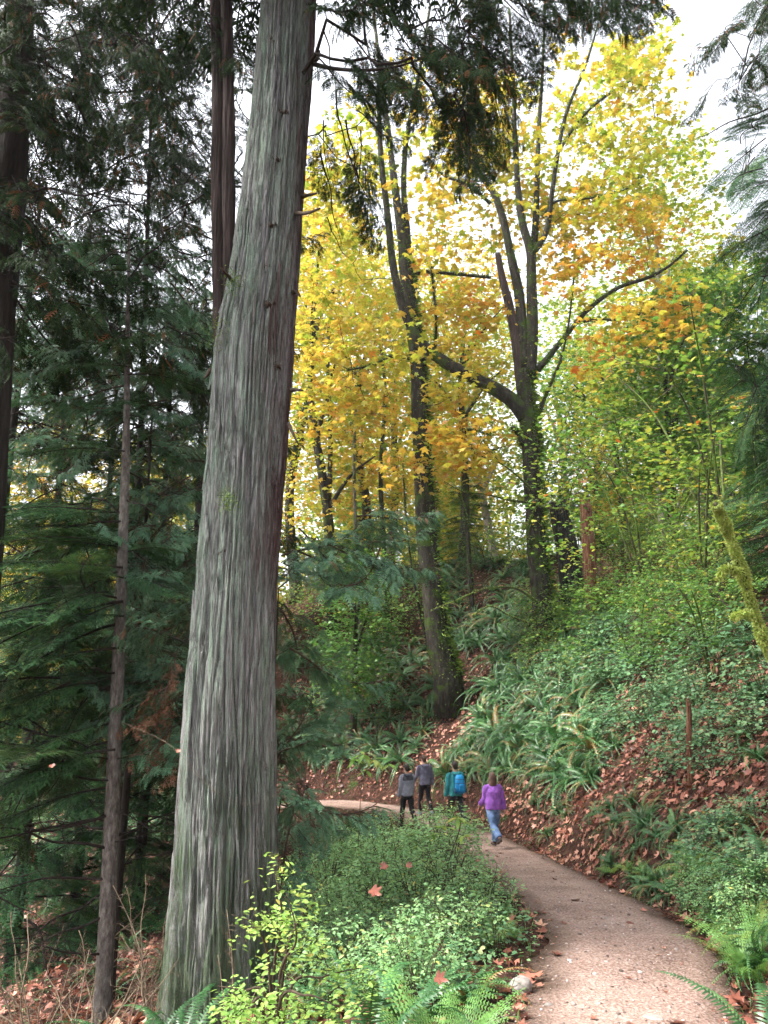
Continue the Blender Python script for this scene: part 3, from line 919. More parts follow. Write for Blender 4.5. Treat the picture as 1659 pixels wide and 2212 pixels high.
    # broken branch stubs
    for pts, r0 in (([(650, 425, 8.75), (664, 422, 8.6), (684, 418, 8.55)], .022), ([(638, 461, 8.6), (665, 460, 8.3), (692, 450, 8.2)], .02),
                    ([(630, 843, 8.6), (640, 842, 8.4), (655, 844, 8.35)], .02), ([(623, 915, 8.6), (632, 935, 8.4), (644, 958, 8.35)], .017),
                    ([(500, 605, 8.5), (488, 590, 8.2), (476, 578, 8.1)], .016), ([(632, 632, 8.7), (640, 630, 8.6), (648, 640, 8.55)], .02),
                    ([(668, 130, 8.8), (684, 128, 8.7), (690, 110, 8.7)], .03), ([(455, 800, 8.9), (446, 812, 8.8), (440, 818, 8.7)], .02)):
        w = np.array([P(*q) for q in pts])
        v, f = tube(crspline(w, 8), np.linspace(r0*1.5, r0*0.55, 8), 8, amp=0.25, freq=20, seed=r0*100)
        obj('branch_stub', Geo().add(v, f).mesh('branch_stub', M['twig_brown'], G_BASE, True), root)
    # long strips of bark lifting off the trunk
    for k in range(110):
        H0 = RNG.uniform(0.4, 10.5); L = RNG.uniform(.35, 1.5); th0 = RNG.uniform(-pi*.98, -pi*.02) if k % 8 else RNG.uniform(0, 2*pi)
        m_ = 14
        u = np.linspace(0, 1, m_)
        z = G_BASE[2]+H0+L*u
        r_ = np.interp(z, zz, rr); x_ = np.interp(z, zz, cx)
        lift = .006+RNG.uniform(.0, .035)*np.abs(2*u-1)**3*(u > .5 if k % 2 else u < .5)+.006*np.sin(u*9+k)
        wd = RNG.uniform(.009, .026)*np.sin(pi*np.clip(u*.94+.03, 0, 1))**.5
        a_ = th0-.05*(z-G_BASE[2])+.02*np.sin(u*5+k)
        ro = r_*(1.0+.02*math.cos(3*th0))+lift
        V_ = []
        for sd, out_ in ((-1, -.012), (-.5, .006), (.5, .006), (1, -.012)):
            aa = a_+sd*wd/r_
            V_.append(np.stack([x_+(ro+out_)*np.cos(aa), GY+(ro+out_)*np.sin(aa)*.95, z], -1))
        V_ = np.stack(V_, 1).reshape(-1, 3)
        i_ = np.arange(m_-1)[:, None]*4; j_ = np.arange(3)[None]
        F_ = np.stack([i_+j_, i_+j_+1, i_+4+j_+1, i_+4+j_], -1).reshape(-1, 4)
        rv = np.clip(.5+.5*math.cos(th0-.35), 0, 1)*np.clip(.25+(z-G_BASE[2])/7, .2, 1)
        obj('bark_strip', make_mesh('bark_strip', V_-G_BASE, F_, M['giant'], np.repeat(rv, 4)), root)
    # moss tufts in a fork and a wound
    for (px, py, Y, n_, s_) in ((505, 608, 8.35, 300, .07), (492, 1080, 8.25, 260, .055), (478, 715, 8.5, 400, .10)):
        q = P(px, py, Y)
        pos = q+RNG.normal(0, 1, (n_, 3))*np.array([s_, 0.04, s_*1.3])
        d = nrm(RNG.normal(0, 1, (n_, 3))+[0, -0.6, -0.3])
        obj('moss_tuft', Geo().inst(KITE, pos, frames(d, RNG.normal(0, 1, (n_, 3))), np.stack([np.full(n_, .012), np.full(n_, .03), np.full(n_, .02)], -1)).mesh('moss_tuft', M['trunk_moss'], G_BASE), root)['kind'] = 'stuff'
    return root
GIANT = build_giant()
# ================================================================== HIKERS
M['skin'] = cloth_mat('skin', (0.50, 0.30, 0.22), (0.58, 0.36, 0.27), 90, 0.55, .05)
M['hair_dark'] = cloth_mat('dark_brown_hair', (0.022, 0.014, 0.010), (0.055, 0.035, 0.024), 160, 0.5, .6)
M['hair_brown'] = cloth_mat('brown_hair', (0.06, 0.03, 0.02), (0.15, 0.075, 0.05), 160, 0.5, .6)
M['purple'] = cloth_mat('purple_fleece', (0.26, 0.085, 0.42), (0.34, 0.12, 0.52))
M['denim'] = cloth_mat('blue_denim', (0.085, 0.15, 0.30), (0.16, 0.25, 0.44), 200)
M['black_cloth'] = cloth_mat('black_trousers', (0.008, 0.008, 0.011), (0.018, 0.018, 0.023))
M['teal'] = cloth_mat('turquoise_hoodie', (0.02, 0.20, 0.22), (0.04, 0.29, 0.30))
M['blue_pack'] = cloth_mat('bright_blue_nylon', (0.0, 0.20, 0.50), (0.01, 0.30, 0.64), 40, .5)
M['navy_pack'] = cloth_mat('dark_blue_nylon', (0.01, 0.06, 0.15), (0.015, 0.09, 0.2), 40, .5)
M['light_grey'] = cloth_mat('light_grey_jersey', (0.24, 0.25, 0.30), (0.32, 0.33, 0.39))
M['dark_grey'] = cloth_mat('dark_grey_jersey', (0.055, 0.058, 0.075), (0.09, 0.095, 0.12))
M['grey_violet'] = cloth_mat('grey_violet_fleece', (0.13, 0.125, 0.19), (0.22, 0.215, 0.29))
M['shoe_brown'] = cloth_mat('brown_shoe', (0.045, 0.03, 0.026), (0.08, 0.055, 0.045))
M['shoe_grey'] = cloth_mat('pale_shoe', (0.20, 0.26, 0.36), (0.32, 0.38, 0.48))
M['shoe_black'] = cloth_mat('black_shoe', (0.012, 0.012, 0.012), (0.03, 0.03, 0.03))

def loft(rings, k=24, sup=2.3):
    """rings of (x, y, z, half width, half depth): a closed body with rounded-box sections"""
    th = np.linspace(0, 2*pi, k, endpoint=False)
    c, s = np.cos(th), np.sin(th)
    cs, ss = np.sign(c)*np.abs(c)**(2/sup), np.sign(s)*np.abs(s)**(2/sup)
    V = np.array([[x+cs*a, y+ss*b, np.full(k, z)] for x, y, z, a, b in rings]).transpose(0, 2, 1)
    n = len(rings)
    ctr = np.array([[r[0], r[1], r[2]] for r in (rings[0], rings[-1])])
    V = np.vstack([V.reshape(-1, 3), ctr])
    i = np.arange(n-1)[:, None]*k; j = np.arange(k)[None]; j2 = (j+1) % k
    F = np.stack([i+j, i+j2, i+k+j2, i+k+j], -1).reshape(-1, 4)
    o = (n-1)*k
    f1 = np.stack([np.full(k, n*k), (np.arange(k)+1) % k, np.arange(k)], -1); f2 = np.stack([np.full(k, n*k+1), o+np.arange(k), o+(np.arange(k)+1) % k], -1)
    return V, [F, np.vstack([f1, f2])]

def ellipsoid(c, r, sub=3):
    bm = bmesh.new(); bmesh.ops.create_icosphere(bm, subdivisions=sub, radius=1.0)
    V = np.array([v.co[:] for v in bm.verts]); F = np.array([[v.index for v in f.verts] for f in bm.faces]); bm.free()
    return V*np.array(r)+np.array(c), F

def limb(p, r, n=14, sides=16):
    C = crspline(p, n)
    R = np.interp(np.linspace(0, 1, n), np.linspace(0, 1, len(r)), r)
    return tube(C, R, sides)

def skin_over(geo, voxel, mat, name, smooth=6, fold=0.0, ffreq=(14, 14, 9), seed=0.0):
    """fuse overlapping volumes into one continuous surface"""
    me = geo.mesh('tmp', None)
    o = bpy.data.objects.new('tmp', me); link(o)
    r = o.modifiers.new('r', 'REMESH'); r.mode = 'VOXEL'; r.voxel_size = voxel
    s = o.modifiers.new('s', 'SMOOTH'); s.iterations = smooth; s.factor = .5
    dg = bpy.context.evaluated_depsgraph_get()
    out = bpy.data.meshes.new_from_object(o.evaluated_get(dg))
    bpy.data.objects.remove(o, do_unlink=True); bpy.data.meshes.remove(me)
    n = len(out.vertices)
    co = np.zeros(n*3, np.float32); out.vertices.foreach_get('co', co); co = co.reshape(-1, 3)
    if fold:
        no = np.zeros(n*3, np.float32); out.vertices.foreach_get('normal', no); no = no.reshape(-1, 3)
        w = noise3(co[:, 0]*ffreq[0]+seed, co[:, 1]*ffreq[1], co[:, 2]*ffreq[2]+2*np.sin(co[:, 0]*8+seed))
        w2 = noise3(co[:, 0]*30+seed, co[:, 1]*30, co[:, 2]*34)
        co = co+no*(fold*(w+.4*w2))[:, None]
        out.vertices.foreach_set('co', co.ravel().astype(np.float32))
    out.polygons.foreach_set('use_smooth', np.ones(len(out.polygons), bool))
    out.materials.clear(); out.materials.append(M[mat])
    out.name = name
    out.update()
    return out

def person(label, foot, heading, H, legs, arms, top, trousers, shoes, hair, hairlen=0, hood=None, yoke=None, pack=False, baggy=1.0, female=False, lean=.03):
    """legs: ((swing, knee), (swing, knee)) left, right; arms: ((swing, elbow, out), ...)"""
    k = H/1.7
    thigh, shank = .43, .42
    root = thing('person', label, 'person', foot, 'hikers walking away along the path', heading)
    J = []
    for sd, (sw, kn) in zip((-1, 1), legs):
        hip = np.array([sd*.092, 0, 0])
        kd = np.array([0, math.sin(sw), -math.cos(sw)]); knee = hip+kd*thigh
        a2 = sw-kn
        an = knee+np.array([0, math.sin(a2), -math.cos(a2)])*shank
        tilt = max(0.0, kn*0.75-max(sw, 0))*.9
        J.append((hip, knee, an, a2, tilt))
    hz = max(-j[2][2]+.085+(.10*math.sin(j[4]) if j[4] > .25 else 0.0) for j in J)
    hz = max(-(j[2][2]) for j in J)+.085
    for q in range(2):
        h_, kn_, an_, a2, tl = J[q]
        for v in (h_, kn_, an_):
            v[2] += hz
    pel = np.array([0, 0, hz])
    sh = hz+.50
    ln = lambda z: lean*(z-hz)
    wsh = .175 if female else .195
    tor = [(0, -.01, hz-.06, .13, .10), (0, -.012, hz+.03, .165, .118), (0, 0, hz+.14, .145, .105), (0, ln(hz+.28), hz+.28, .15, .11), (0, ln(hz+.4), hz+.40, .165, .118), (0, ln(sh), sh-.01, wsh-.02, .09), (0, ln(sh), sh+.045, .085, .065)]
    head = np.array([0, ln(sh)+.025, sh+.215])
    # ---- body
    g = Geo()
    g.add(*loft(tor))
    g.add(*limb([[0, ln(sh)-.005, sh], [0, ln(sh)+.005, sh+.08], head-[0, .01, .06]], [.062, .055, .058], 8))
    g.add(*ellipsoid(head, (.075, .095, .115)))
    g.add(*ellipsoid(head+[0, .02, -.07], (.055, .07, .055)))
    g.add(*ellipsoid(head+[0, .098, -.015], (.012, .018, .022), 2))
    for sd in (-1, 1):
        g.add(*ellipsoid(head+[sd*.077, -.005, -.01], (.012, .022, .032), 2))
        g.add(*ellipsoid(head+[sd*.03, .082, .015], (.016, .01, .01), 2))
    hands = []
    AP = []
    for sd, (sw, el, ab) in zip((-1, 1), arms):
        s0 = np.array([sd*wsh, ln(sh)-.005, sh-.035])
        d1 = nrm([sd*math.sin(ab), math.sin(sw)*math.cos(ab), -math.cos(sw)*math.cos(ab)]); e0 = s0+d1*.285
        d2 = nrm([sd*math.sin(ab)*.5, math.sin(sw+el), -math.cos(sw+el)]); w0 = e0+d2*.25
        AP.append((s0, e0, w0, d2))
        g.add(*limb([s0+[-sd*.06, 0, .01], s0, s0*.5+e0*.5, e0, e0*.5+w0*.5, w0], [.05, .056, .047, .039, .036, .026], 18))
        # hand: palm, four fingers slightly curled, thumb off the side
        palm = w0+d2*.045
        nx = nrm(np.cross(d2, [sd*1.0, 0, 0])); fw = nrm(np.cross(nx, d2))
        lat = np.array([0, 1.0, 0])-d2*d2[1]; lat = nrm(lat); inn = nrm(np.cross(d2, lat))*(-sd)*(1 if np.cross(d2, lat)[0] > 0 else -1)
        g.add(*limb([w0-d2*.01, w0+d2*.03, w0+d2*.085], [.024, .034, .034], 6, 10))
        for q, (o_, l_) in enumerate(((-.03, .06), (-.01, .075), (.011, .072), (.031, .065))):
            b0 = w0+d2*.08+lat*o_
            g.add(*limb([b0, b0+d2*l_*.5+inn*.008, b0+d2*l_*.95+inn*.03], [.0095, .009, .007], 7, 8))
        b0 = w0+d2*.03+lat*.03
        g.add(*limb([b0, b0+lat*.03+d2*.025, b0+lat*.035+d2*.06+inn*.012], [.012, .011, .008], 7, 8))
    for q, (h_, kn_, an_, a2, tl) in enumerate(J):
        g.add(*limb([h_+[0, 0, .05], h_, h_*.5+kn_*.5, kn_, kn_*.6+an_*.4+[0, -.012, 0], an_], [.085, .092, .075, .056, .056, .038], 20))
        fd = np.array([0, math.cos(tl), -math.sin(tl)]); up_ = np.array([0, math.sin(tl), math.cos(tl)])
        g.add(*limb([an_-fd*.05-up_*.045, an_+fd*.06-up_*.045, an_+fd*.15-up_*.06], [.036, .038, .026], 10))
    body = skin_over(g, .0095, 'skin', 'body', 4)
    S = lambda me, nm, par=root: obj(nm, me, par, scale=k)
    bo = S(body, 'body')
    # ---- jumper / hoodie
    b = baggy
    g = Geo()
    rings = [(0, -.012, hz-.035, .172*b, .128*b), (0, -.012, hz+.0, .182*b, .138*b), (0, -.005, hz+.1, .176*b, .134*b), (0, ln(hz+.25), hz+.25, .178*b, .138*b), (0, ln(hz+.38), hz+.38, .188*b, .14*b), (0, ln(sh), sh-.02, wsh+.0, .115), (0, ln(sh), sh+.03, .12, .085), (0, ln(sh), sh+.062, .078, .07)]
    g.add(*loft(rings))
    for sd, (s0, e0, w0, d2) in zip((-1, 1), AP):
        g.add(*limb([s0+[-sd*.09, 0, .015], s0+[0, 0, .003], s0*.5+e0*.5, e0, e0*.5+w0*.5, w0-d2*.03, w0], np.array([.062, .073, .068, .06, .057, .052, .043])*(b*.5+.5), 22))
    tp = S(skin_over(g, .014, top, 'top', 2, .013*b, seed=H*9), 'jumper' if hood is None else 'hoodie')
    if yoke:
        g = Geo()
        yr = [(0, ln(sh), sh-.115, .193*b, .143*b), (0, ln(sh), sh-.06, .197, .138), (0, ln(sh), sh-.015, wsh+.012, .122), (0, ln(sh), sh+.035, .128, .092), (0, ln(sh), sh+.062, .083, .074)]
        g.add(*loft(yr))
        S(skin_over(g, .014, yoke, 'yoke', 3, .004), 'yoke')
    if hood:
        g = Geo()
        hy = ln(sh)
        a = np.linspace(-pi*.95, -pi*.05, 12)
        ringp = np.stack([np.cos(a)*.105, hy-.035+np.sin(a)*.085, sh+.065-.05*np.abs(np.sin(a))], -1)
        g.add(*tube(ringp, .034+.022*np.abs(np.sin(a)), 10))
        g.add(*ellipsoid([0, hy-.115, sh-.03], (.088, .045, .095)))
        S(skin_over(g, .012, hood, 'hood', 4, .006), 'hood')
    # ---- trousers
    g = Geo()
    g.add(*loft([(0, -.01, hz-.10, .15, .115), (0, -.012, hz-.03, .172, .13), (0, -.008, hz+.06, .158, .118)]))
    wl = .0 if trousers != 'denim' else .014
    for (h_, kn_, an_, a2, tl) in J:
        g.add(*limb([h_+[0, 0, .02], h_-[0, 0, .05], h_*.5+kn_*.5, kn_, kn_*.5+an_*.5, an_+(kn_-an_)*.08], [.09, .1, .086+wl, .069+wl, .064+wl*1.6, .052+wl*2.2], 22))
    S(skin_over(g, .013, trousers, 'trousers', 2, .011, seed=H*5), 'trousers')
    # ---- shoes
    for (h_, kn_, an_, a2, tl) in J:
        fd = np.array([0, math.cos(tl), -math.sin(tl)]); up_ = np.array([0, math.sin(tl), math.cos(tl)])
        g = Geo()
        g.add(*limb([an_-fd*.065-up_*.045, an_-fd*.01-up_*.04, an_+fd*.07-up_*.045, an_+fd*.15-up_*.055, an_+fd*.185-up_*.06], [.034, .042, .044, .036, .024], 14))
        g.add(*limb([an_+up_*.02-fd*.01, an_-up_*.03-fd*.012], [.048, .046], 6))
        S(skin_over(g, .009, shoes, 'shoe', 3), 'shoe')
    # ---- hair
    g = Geo()
    v, f = ellipsoid(head+[0, -.016, .024], (.084, .098, .108), 4)
    g.add(v, f)
    if hairlen:
        g.add(*loft([(0, head[1]-.055, head[2]-.05-hairlen, .072, .04), (0, head[1]-.05, head[2]-.02-hairlen, .102, .068), (0, head[1]-.04, head[2]-.08, .102, .075), (0, head[1]-.03, head[2]+.0, .094, .08), (0, head[1]-.02, head[2]+.06, .082, .08)]))
    else:
        g.add(*ellipsoid(head+[0, -.05, -.035], (.066, .056, .062)))
    me = skin_over(g, .008, hair, 'hair', 4, .006, (30, 30, 10), H)
    # keep hair off the face
    bm = bmesh.new(); bm.from_mesh(me)
    kill = [vv for vv in bm.verts if vv.co.y > head[1]+.045 and vv.co.z < head[2]+.05]
    bmesh.ops.delete(bm, geom=kill, context='VERTS'); bm.to_mesh(me); bm.free()
    S(me, 'hair')
    if pack:
        pk = S(skin_over(Geo().add(*loft([(0.02, -.20, hz+.03, .10, .05), (0.02, -.22, hz+.08, .135, .095), (0.02, -.235, hz+.22, .14, .105), (0.02, -.225, hz+.36, .13, .095), (0.02, -.20, hz+.46, .11, .075), (0.02, -.185, hz+.51, .07, .045)], sup=2.8)), .012, 'blue_pack', 'backpack', 4, .007, seed=3), 'backpack')
        g = Geo().add(*loft([(0.02, -.33, hz+.09, .07, .02), (0.02, -.335, hz+.12, .09, .03), (0.02, -.34, hz+.26, .085, .03), (0.02, -.33, hz+.30, .06, .02)], sup=3))
        S(skin_over(g, .01, 'blue_pack', 'pocket', 3, .004), 'pocket', root)
        for sd in (-1, 1):
            S(skin_over(Geo().add(*loft([(.02+sd*.13, -.22, hz+.06, .02, .05), (.02+sd*.145, -.22, hz+.09, .03, .07), (.02+sd*.145, -.22, hz+.19, .026, .065)], sup=3)), .01, 'navy_pack', 'side_pocket', 3, .003), 'side_pocket', root)
            st = [[sd*.08, -.13, sh-.02], [sd*.10, -.03, sh+.045], [sd*.11, .08, sh-.0], [sd*.115, .125, sh-.12], [sd*.12, .08, sh-.27], [sd*.13, -.10, sh-.36]]
            S(Geo().add(*tube(crspline(st, 20), .02, 8, flat=.4)).mesh('strap', M['navy_pack'], None, True), 'strap', root)
        for zz in (.16, .30, .40):
            S(Geo().add(*tube([[-.12, -.27, hz+zz], [-.06, -.335, hz+zz+.01], [.10, -.335, hz+zz+.01], [.165, -.27, hz+zz]], .008, 6)).mesh('strap', M['navy_pack'], None, True), 'strap', root)
    return root

def walker(px, py, Y):
    q = P(px, py, Y)
    return onground(q[0], Y, .012)
person('person in purple fleece jumper and blue jeans, last in line on the path', walker(1068, 1838, 18.2), .30, 1.54, ((-.42, .55), (.22, .05)), ((.25, .7, .12), (-.12, .25, .30)), 'purple', 'denim', 'shoe_brown', 'hair_brown', .17, baggy=1.13, female=True)
person('person in turquoise hoodie and black trousers wearing a bright blue backpack', walker(986, 1793, 21.6), .35, 1.72, ((.34, .12), (-.40, .42)), ((.1, .2, .12), (.3, .8, .1)), 'teal', 'black_cloth', 'shoe_black', 'hair_dark', 0, hood='teal', pack=True)
person('person in light grey hoodie with dark grey shoulders, leftmost hiker by the bushes', walker(880, 1788, 22.6), .5, 1.66, ((.25, .1), (-.25, .35)), ((.05, .25, .12), (.1, .3, .12)), 'light_grey', 'black_cloth', 'shoe_black', 'hair_dark', 0, hood='dark_grey', yoke='dark_grey', baggy=1.04, female=True)
person('person in grey-violet hooded fleece and black trousers, farthest ahead on the path', walker(918, 1765, 25.6), .45, 1.74, ((.2, .08), (-.18, .3)), ((.2, .5, .22), (-.1, .3, .22)), 'grey_violet', 'black_cloth', 'shoe_grey', 'hair_brown', 0, hood='grey_violet')
# ================================================================== PLANT PROTOTYPES
def frond(L, pairs=24, lift=1.1, droop=1.6, wid=0.13, side=0.0, geo=None, rv=0.5, M0=None, off=(0, 0, 0), sweep=0.35, bi=False):
    """one fern frond growing along +Y from the origin"""
    g = geo or Geo()
    s = np.linspace(0, 1, pairs+4)
    a = lift-droop*s**1.2
    ds = L/(len(s)-1)
    y = np.concatenate([[0], np.cumsum(np.cos(a[:-1])*ds)]); z = np.concatenate([[0], np.cumsum(np.sin(a[:-1])*ds)])
    x = side*L*s**2
    R = np.stack([x, y, z], -1)
    T = nrm(np.gradient(R, axis=0))
    lat = nrm(np.cross(T, np.array([0, -np.sin(0.0), 1.0])))
    up = np.cross(lat, T)
    prof = lambda u: np.clip(np.minimum(u/0.16, 1), 0.0, 1)**0.6*np.clip(1-u, 0, 1)**0.75*1.12
    V, F = [], []
    n = 0
    tr = np.array(M0) if M0 is not None else np.eye(3)
    # rachis
    w = 0.0035+0.004*(1-s)
    rv0 = np.concatenate([R+lat*w[:, None], R-lat*w[:, None]])
    m = len(s)
    rf = np.stack([np.arange(m-1), np.arange(1, m), m+np.arange(1, m), m+np.arange(m-1)], -1)
    g.add(rv0@tr.T+off, rf, rv*0.6)
    idx = np.arange(2, m-1)
    for sd in (-1, 1):
        u = s[idx]
        l = wid*L*prof((u-0.08)/0.92)*(1+0.08*RNG.normal(0, 1, len(idx)))
        base = R[idx]+T[idx]*(ds*0.25*sd)
        dirv = nrm(lat[idx]*sd+T[idx]*sweep-up[idx]*0.22+RNG.normal(0, 0.06, (len(idx), 3)))
        if not bi:
            h = ds*0.36
            p0 = base-T[idx]*h*0.8; p1 = base+T[idx]*h
            mid = base+dirv*(l*0.55)[:, None]+T[idx]*h*0.75+up[idx]*0.004
            mid2 = base+dirv*(l*0.5)[:, None]-T[idx]*h*0.6
            tip = base+dirv*l[:, None]-up[idx]*(l*0.12)[:, None]+T[idx]*(l*0.1)[:, None]
            Vv = np.stack([p0, p1, mid, tip, mid2], 1).reshape(-1, 3)
            o = (np.arange(len(idx))*5)[:, None]
            Ff = np.concatenate([o+np.array([[0, 1, 2]]), o+np.array([[0, 2, 4]]), o+np.array([[4, 2, 3]])])
            g.add(Vv@tr.T+off, Ff, np.repeat(np.clip(rv+RNG.normal(0, 0.06, len(idx)), 0, 1), 5))
        else:
            for k in range(len(idx)):
                q = max(3, int(9*l[k]/(wid*L)))
                uu = (np.arange(q)+0.5)/q
                bp = base[k]+dirv[k]*(uu*l[k])[:, None]-up[idx[k]]*(0.15*l[k]*uu**2)[:, None]
                ll = l[k]*0.30*(1-uu)**0.8+0.004
                for s2 in (-1, 1):
                    dd = nrm(T[idx[k]]*s2+dirv[k]*0.5)
                    ww = dirv[k]*(l[k]/q*0.5)
                    Vv = np.stack([bp-ww*0.6, bp+ww*0.8, bp+dd*ll[:, None]], 1).reshape(-1, 3)
                    o = (np.arange(q)*3)[:, None]
                    g.add(Vv@tr.T+off, o+np.array([[0, 1, 2]]), rv)
    return g

def rotz(a):
    c, s = math.cos(a), math.sin(a)
    return np.array([[c, -s, 0], [s, c, 0], [0, 0, 1.0]])

FROND_MESH = []
for k in range(7):
    FROND_MESH.append(frond(1.0, 32, RNG.uniform(0.85, 1.25), RNG.uniform(1.2, 2.1), RNG.uniform(0.085, 0.105), RNG.uniform(-0.12, 0.12), rv=RNG.uniform(0.25, 0.8)).mesh('frond', M['fern']))
LADY_FROND = []
for k in range(4):
    LADY_FROND.append(frond(1.0, 17, RNG.uniform(0.7, 1.2), RNG.uniform(0.8, 1.5), RNG.uniform(0.2, 0.26), RNG.uniform(-0.12, 0.12), rv=RNG.uniform(0.3, 0.8), bi=True, sweep=0.25).mesh('frond', M['lady']))

def fern_mesh(nf, Lm, mat='fern', lady=False):
    g = Geo()
    for k in range(nf):
        a = 2*pi*k/nf*1.0+RNG.normal(0, 0.22)
        inner = RNG.random() < 0.3
        L = Lm*RNG.uniform(0.55, 1.15)
        rv = float(np.clip(RNG.normal(0.5, 0.2), 0.05, 0.9))
        if RNG.random() < 0.10:
            rv = 1.0
        if lady:
            frond(L, 15, RNG.uniform(0.8, 1.3), RNG.uniform(0.9, 1.6), 0.22, RNG.uniform(-.15, .15), g, rv, rotz(a), bi=True, sweep=0.25)
        else:
            frond(L, 26, (1.35 if inner else RNG.uniform(0.55, 1.15)), RNG.uniform(1.7, 2.8), RNG.uniform(0.065, 0.09), RNG.uniform(-.35, .35), g, rv, rotz(a), (RNG.normal(0, .02), RNG.normal(0, .02), 0))
    return g.mesh('fern', M[mat])
FERN = [fern_mesh(RNG.integers(24, 34), 0.95) for _ in range(7)]
LADY = [fern_mesh(RNG.integers(6, 9), 0.75, 'lady', True) for _ in range(3)]

# -- conifer boughs: root at origin, growing along +Y
def spray_proto(n=6, w=0.42):
    V, F = [], []
    def dia(a, d, l, wd):
        d = np.array(d)/np.linalg.norm(d); s = np.array([d[1], -d[0], 0])
        b = len(V)
        a = np.array(a)
        V.extend([a, a+d*l*0.45+s*wd, a+d*l, a+d*l*0.45-s*wd])
        F.extend([[b, b+1, b+2], [b, b+2, b+3]])
    for k in range(n):
        f = (k+0.3)/n
        for sd in (-1, 1):
            l = w*(1-f*0.75)*(0.6+0.4*min(1, f*3))
            z = -0.12*f*f
            dia((0, f, z), (sd*0.75, 0.75, 0), l, 0.05)
    dia((0, 0, 0), (0, 1, 0), 1.05, 0.035)
    V = np.array(V); V[:, 2] -= 0.25*V[:, 1]**2+0.2*np.abs(V[:, 0])
    return V, np.array(F)
SPRAY = spray_proto(5)
SPRAY_LO = spray_proto(3)

def needle_proto(n=7):
    V, F = [[0, 0, 0], [0, 1, 0]], []
    for k in range(n):
        f = (k+0.5)/n
        for sd in (-1, 1):
            b = len(V)
            l = 0.16*(1-0.45*f)
            V += [[0, f-0.06, 0], [0, f+0.06, 0], [sd*l, f+0.08, -0.02]]
            F.append([b, b+1, b+2])
    b = len(V)
    V += [[-0.02, 0, 0.0], [0.02, 0, 0.0], [0, 1.05, 0]]
    F.append([b, b+1, b+2])
    return np.array(V, float), np.array(F)
NEEDLE = needle_proto(6)

def cedar_bough(L, droop=0.35, hang=0.8, dens=1.0, dead=0.05, proto=SPRAY, sl=0.2):
    """returns (wood geo, spray geo)"""
    wg, lg = Geo(), Geo()
    m = 22
    s = np.linspace(0, 1, m)
    ax = np.stack([0.12*L*np.sin(s*3+RNG.random()*6)*s, L*s*0.95, -droop*L*(np.sin(s*pi*0.62)**1.5)+0.10*L*s**3], -1)
    v, f = tube(ax, 0.006+0.014*L/2*(1-s)**1.1, 6); wg.add(v, f)
    pos, dirs, nors = [], [], []
    ns = int(15*dens*L/1.8)
    A, B, RA, RB = [], [], [], []
    for k in range(ns):
        u = 0.12+0.88*(k+RNG.random()*0.6)/ns
        b = np.array([np.interp(u, s, ax[:, j]) for j in range(3)])
        for sd in (-1, 1):
            if RNG.random() < 0.1:
                continue
            l = L*0.36*(1-0.72*u)*(0.4+0.6*min(1, u*4))*RNG.uniform(0.6, 1.2)+0.1
            d = nrm([sd*RNG.uniform(0.6, 1.0), RNG.uniform(0.4, 0.9), RNG.uniform(-0.25, 0.1)])
            q = b; mm = max(2, int(l/0.11))
            for j in range(mm):
                dn = nrm(d+np.array([0, 0, -hang*(j/mm)**1.2])+RNG.normal(0, 0.07, 3))
                q2 = q+dn*(l/mm)
                A.append(q); B.append(q2); RA.append(0.0045*(1-j/mm)+0.0012); RB.append(0.0045*(1-(j+1)/mm)+0.0012)
                for sd2 in (-1, 1):
                    pos.append(q2); sv = nrm(np.cross(dn, [0, 0, 1.0])+1e-6)
                    dirs.append(nrm(dn+sv*sd2*RNG.uniform(0.5, 1.1)+np.array([0, 0, -0.35*hang])+RNG.normal(0, 0.12, 3)))
                    nors.append(nrm(np.array([0, 0, 1.0])+RNG.normal(0, 0.3, 3)))
                q = q2
            pos.append(q); dirs.append(nrm(dn+np.array([0, 0, -0.3*hang]))); nors.append([0, 0, 1.0])
    wg.add(*edge_tubes(A, B, np.array(RA), np.array(RB), 4))
    n = len(pos)
    r = np.clip(RNG.normal(0.5, 0.2, n), 0, 0.92)
    r = np.where(RNG.random(n) < dead, RNG.uniform(0.95, 1.0, n), r)
    lg.inst(proto, np.array(pos), frames(np.array(dirs), np.array(nors)), sl*RNG.uniform(0.6, 1.25, n), r)
    return wg, lg

